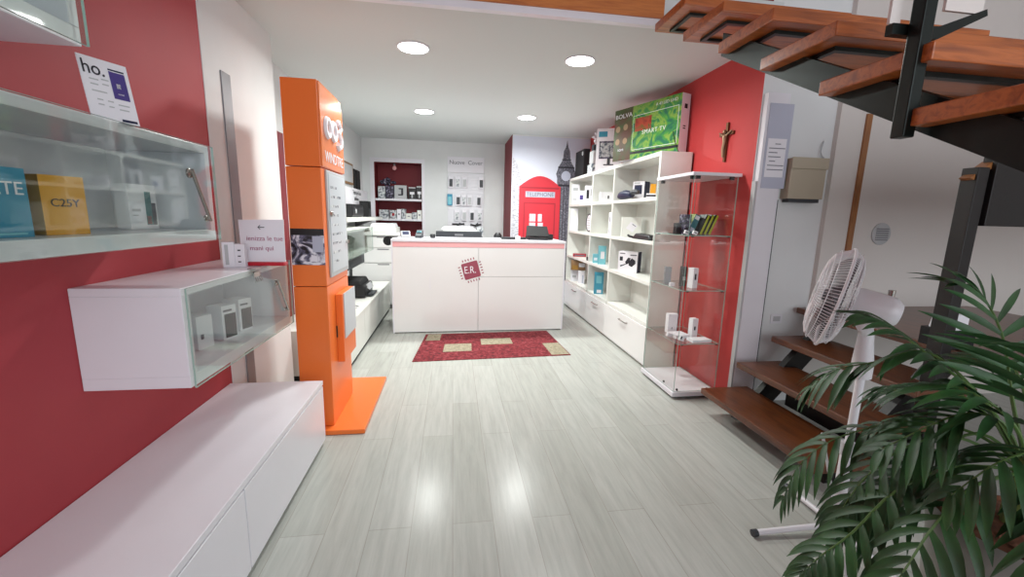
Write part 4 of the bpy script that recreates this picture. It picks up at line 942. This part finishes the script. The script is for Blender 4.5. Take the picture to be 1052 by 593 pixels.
# ------------------------------------------------------------------ palm
pcx, pcy = 1.60, .84
t = thing('palm', 'potted palm with long dark green feathery fronds at the front right', 'plant', (pcx, pcy, 0))
MB().lathe([(.15, 0), (.17, .03), (.20, .50), (.215, .58), (.205, .60), (.19, .58), (.185, .56)], (pcx+.05, pcy, 0), n=32).build('planter', M['pot'], t, smooth=True)
b = MB().lathe([(.0, .62), (.10, .61), (.184, .57), (.184, .55)], (pcx+.05, pcy, 0), n=28)
for k in range(70):
    a = random.random()*6.28; r = .17*math.sqrt(random.random()); s = .008+.012*random.random()
    b.lathe([(.2*s, 0), (s, .5*s), (s*.9, 1.1*s), (.2*s, 1.5*s)], (pcx+.05+r*math.cos(a), pcy+r*math.sin(a), .60-.03*(r/.17)), (random.random()-.5, random.random()-.5, 1), 7)
b.build('soil', M['soil'], t, smooth=True)
b = MB()
for k in range(7):
    a = k*.9; b.tube([(pcx+.03*math.cos(a)+.02, pcy+.03*math.sin(a), .58), (pcx+.02*math.cos(a), pcy+.02*math.sin(a), .72), (pcx-.01+.012*math.cos(a), pcy+.012*math.sin(a), .84)], [.016, .013, .008], 8)
b.build('stems', M['trunkm'], t, smooth=True)
fronds = [
 ([(1.6, .85, .80), (1.589, .9, .964), (1.618, .97, 1.133), (1.601, 1.03, 1.249), (1.558, 1.06, 1.275)], .23, 15, .25),
 ([(1.59, .85, .80), (1.536, .92, .948), (1.449, 1.0, 1.048), (1.367, 1.08, 1.134), (1.315, 1.12, 1.159)], .22, 15, .45),
 ([(1.59, .86, .80), (1.524, .95, .98), (1.462, 1.05, 1.065), (1.419, 1.15, .995), (1.328, 1.2, .95), (1.276, 1.24, .87)], .22, 16, .75),
 ([(1.59, .85, .80), (1.529, .92, .856), (1.463, .98, .755), (1.387, 1.0, .684), (1.309, 1.02, .562), (1.222, 1.03, .469)], .26, 15, 1.15),
 ([(1.59, .86, .80), (1.561, .95, .838), (1.483, 1.05, .831), (1.414, 1.12, .773), (1.294, 1.16, .699), (1.214, 1.18, .598), (1.185, 1.19, .47)], .20, 20, .8),
 ([(1.58, .85, .78), (1.438, .9, .766), (1.282, .92, .685), (1.159, .92, .558), (1.073, .92, .495), (1.018, .92, .442)], .15, 17, .7),
 ([(1.58, .84, .78), (1.388, .82, .764), (1.258, .8, .674), (1.166, .78, .57), (1.13, .78, .50)], .23, 14, 1.1),
 ([(1.59, .84, .80), (1.48, .82, .93), (1.41, .86, 1.0), (1.383, .95, 1.0), (1.33, 1.05, .93)], .20, 14, .6),
 ([(1.59, .85, .80), (1.482, .85, .931), (1.43, .9, .931), (1.338, .92, .882), (1.244, .95, .803)], .21, 15, .55),
 ([(1.6, .85, .80), (1.56, .85, 1.0), (1.50, .82, 1.12), (1.42, .79, 1.16)], .20, 12, .4),
 ([(1.6, .84, .79), (1.5, .72, .80), (1.38, .62, .74), (1.30, .58, .62)], .20, 13, .9),
 ([(1.58, .86, .79), (1.47, .93, .84), (1.36, .98, .78), (1.26, 1.0, .66), (1.20, 1.0, .55)], .22, 14, .9),
 ([(1.6, .83, .79), (1.5, .78, .88), (1.38, .78, .86), (1.29, .80, .76)], .20, 13, .9),
 ([(1.62, .86, .80), (1.72, .95, .95), (1.80, 1.05, 1.02), (1.86, 1.14, .98)], .2, 12, .5),
 ([(1.62, .86, .80), (1.63, 1.0, .90), (1.62, 1.12, .92), (1.58, 1.24, .86)], .2, 13, .6),
]
def spline(P, s):
    n = len(P)-1; f = min(s*n, n-1e-6); i = int(f); q = f-i
    g_ = lambda k: P[max(0, min(n, k))]
    a, b_, c, d = g_(i-1), g_(i), g_(i+1), g_(i+2)
    return .5*((2*b_)+(c-a)*q+(2*a-5*b_+4*c-d)*q*q+(-a+3*b_-3*c+d)*q**3)
for (P, ll, n, droop) in fronds:
    n = max(9, int(n*.74)); ll *= .95
    P = [Vector(p) for p in P]; b = MB()
    b.tube([spline(P, k/20) for k in range(21)], [.0055*(1-.75*k/20) for k in range(21)], 6, 1)
    for k in range(n):
        s = .30+.69*k/(n-1); p = spline(P, s); tg = (spline(P, min(1, s+.02))-spline(P, s-.02)).normalized()
        side = tg.cross(Vector((0, 0, 1)));  side = side.normalized() if side.length > .05 else Vector((1, 0, 0))
        upv = side.cross(tg).normalized()
        for sg in (-1, 1):
            L_ = ll*(.45+.6*math.sin(PI*min(1, (s-.1)/.9)))*(.9+.2*random.random())
            fw = .5+.8*(s-.3)+.12*random.random()
            d = (side*sg+tg*fw+upv*.12).normalized()
            wd = .0115+.003*random.random(); vs = []; fs = []; N = 6; q = Vector(p)
            wv = d.cross(upv).normalized()
            for j in range(N+1):
                a = j/N; w_ = wd*max(.04, math.sin(PI*min(1, .12+.88*a))**.8) if a < 1 else .0004
                crease = upv*(w_*.35)
                vs += [q+wv*w_+crease, q, q-wv*w_+crease]
                d = (d+Vector((0, 0, -1))*droop*.30*(.6+.8*random.random()*.5)).normalized()
                q = q+d*(L_/N)
            for j in range(N): fs += [(3*j, 3*j+1, 3*j+4, 3*j+3), (3*j+1, 3*j+2, 3*j+5, 3*j+4)]
            b.add(vs, fs, 0)
    b.build('frond', [M['leaf'], M['stalk']], t, smooth=True)
t = thing('plant_stake', 'thin white rod leaning among the palm fronds', 'rod', (1.5, 1.3, 0))
MB().tube([(1.60, 1.25, 0), (1.475, 1.35, .62)], .005, 8).build('rod', M['wplast'], t, smooth=True)
MB().tube([(1.601, 1.249, 0), (1.598, 1.252, .02)], .008, 8).build('tip', M['dgrey'], t, smooth=True)

# ------------------------------------------------------------------ light
w = bpy.data.worlds.new('daylight'); S.world = w; w.use_nodes = True
bg = w.node_tree.nodes['Background']; bg.inputs[0].default_value = (.86, .92, 1, 1); bg.inputs[1].default_value = .6
L = bpy.data.lights.new('shop_window_daylight', 'AREA'); L.shape = 'RECTANGLE'; L.size = 5.4; L.size_y = 3.2; L.energy = 135; L.color = (.90, .95, 1)
lo = bpy.data.objects.new('shop_window_daylight', L); lo.location = (1.8, -3.0, 1.95); lo.rotation_euler = (PI/2, 0, 0); COL.objects.link(lo)

# ------------------------------------------------------------------ camera
f = 425.0
cam = bpy.data.cameras.new('camera'); cam.sensor_fit = 'HORIZONTAL'; cam.sensor_width = 36; cam.lens = 36*f/1052
cam.clip_start = .02
co = bpy.data.objects.new('camera', cam); COL.objects.link(co)
ppx, ppy = 526, 296.5
def dcam(x, y): return Vector((x-ppx, -(y-ppy), -f)).normalized()
Y = dcam(465, 221); Z = -dcam(466, 2740); Z = (Z-Y*Z.dot(Y)).normalized(); X = Y.cross(Z)
Rm = Matrix((X, Y, Z))
co.matrix_world = Matrix.Translation((0, 0, 1.45)) @ Rm.to_4x4()
S.camera = co
S.view_settings.view_transform = 'Standard'; S.view_settings.look = 'None'; S.view_settings.gamma = 1; S.view_settings.use_curve_mapping = False
S.view_settings.exposure = 0.06
S.cycles.use_denoising = True
S.cycles.max_bounces = 10; S.cycles.transparent_max_bounces = 24
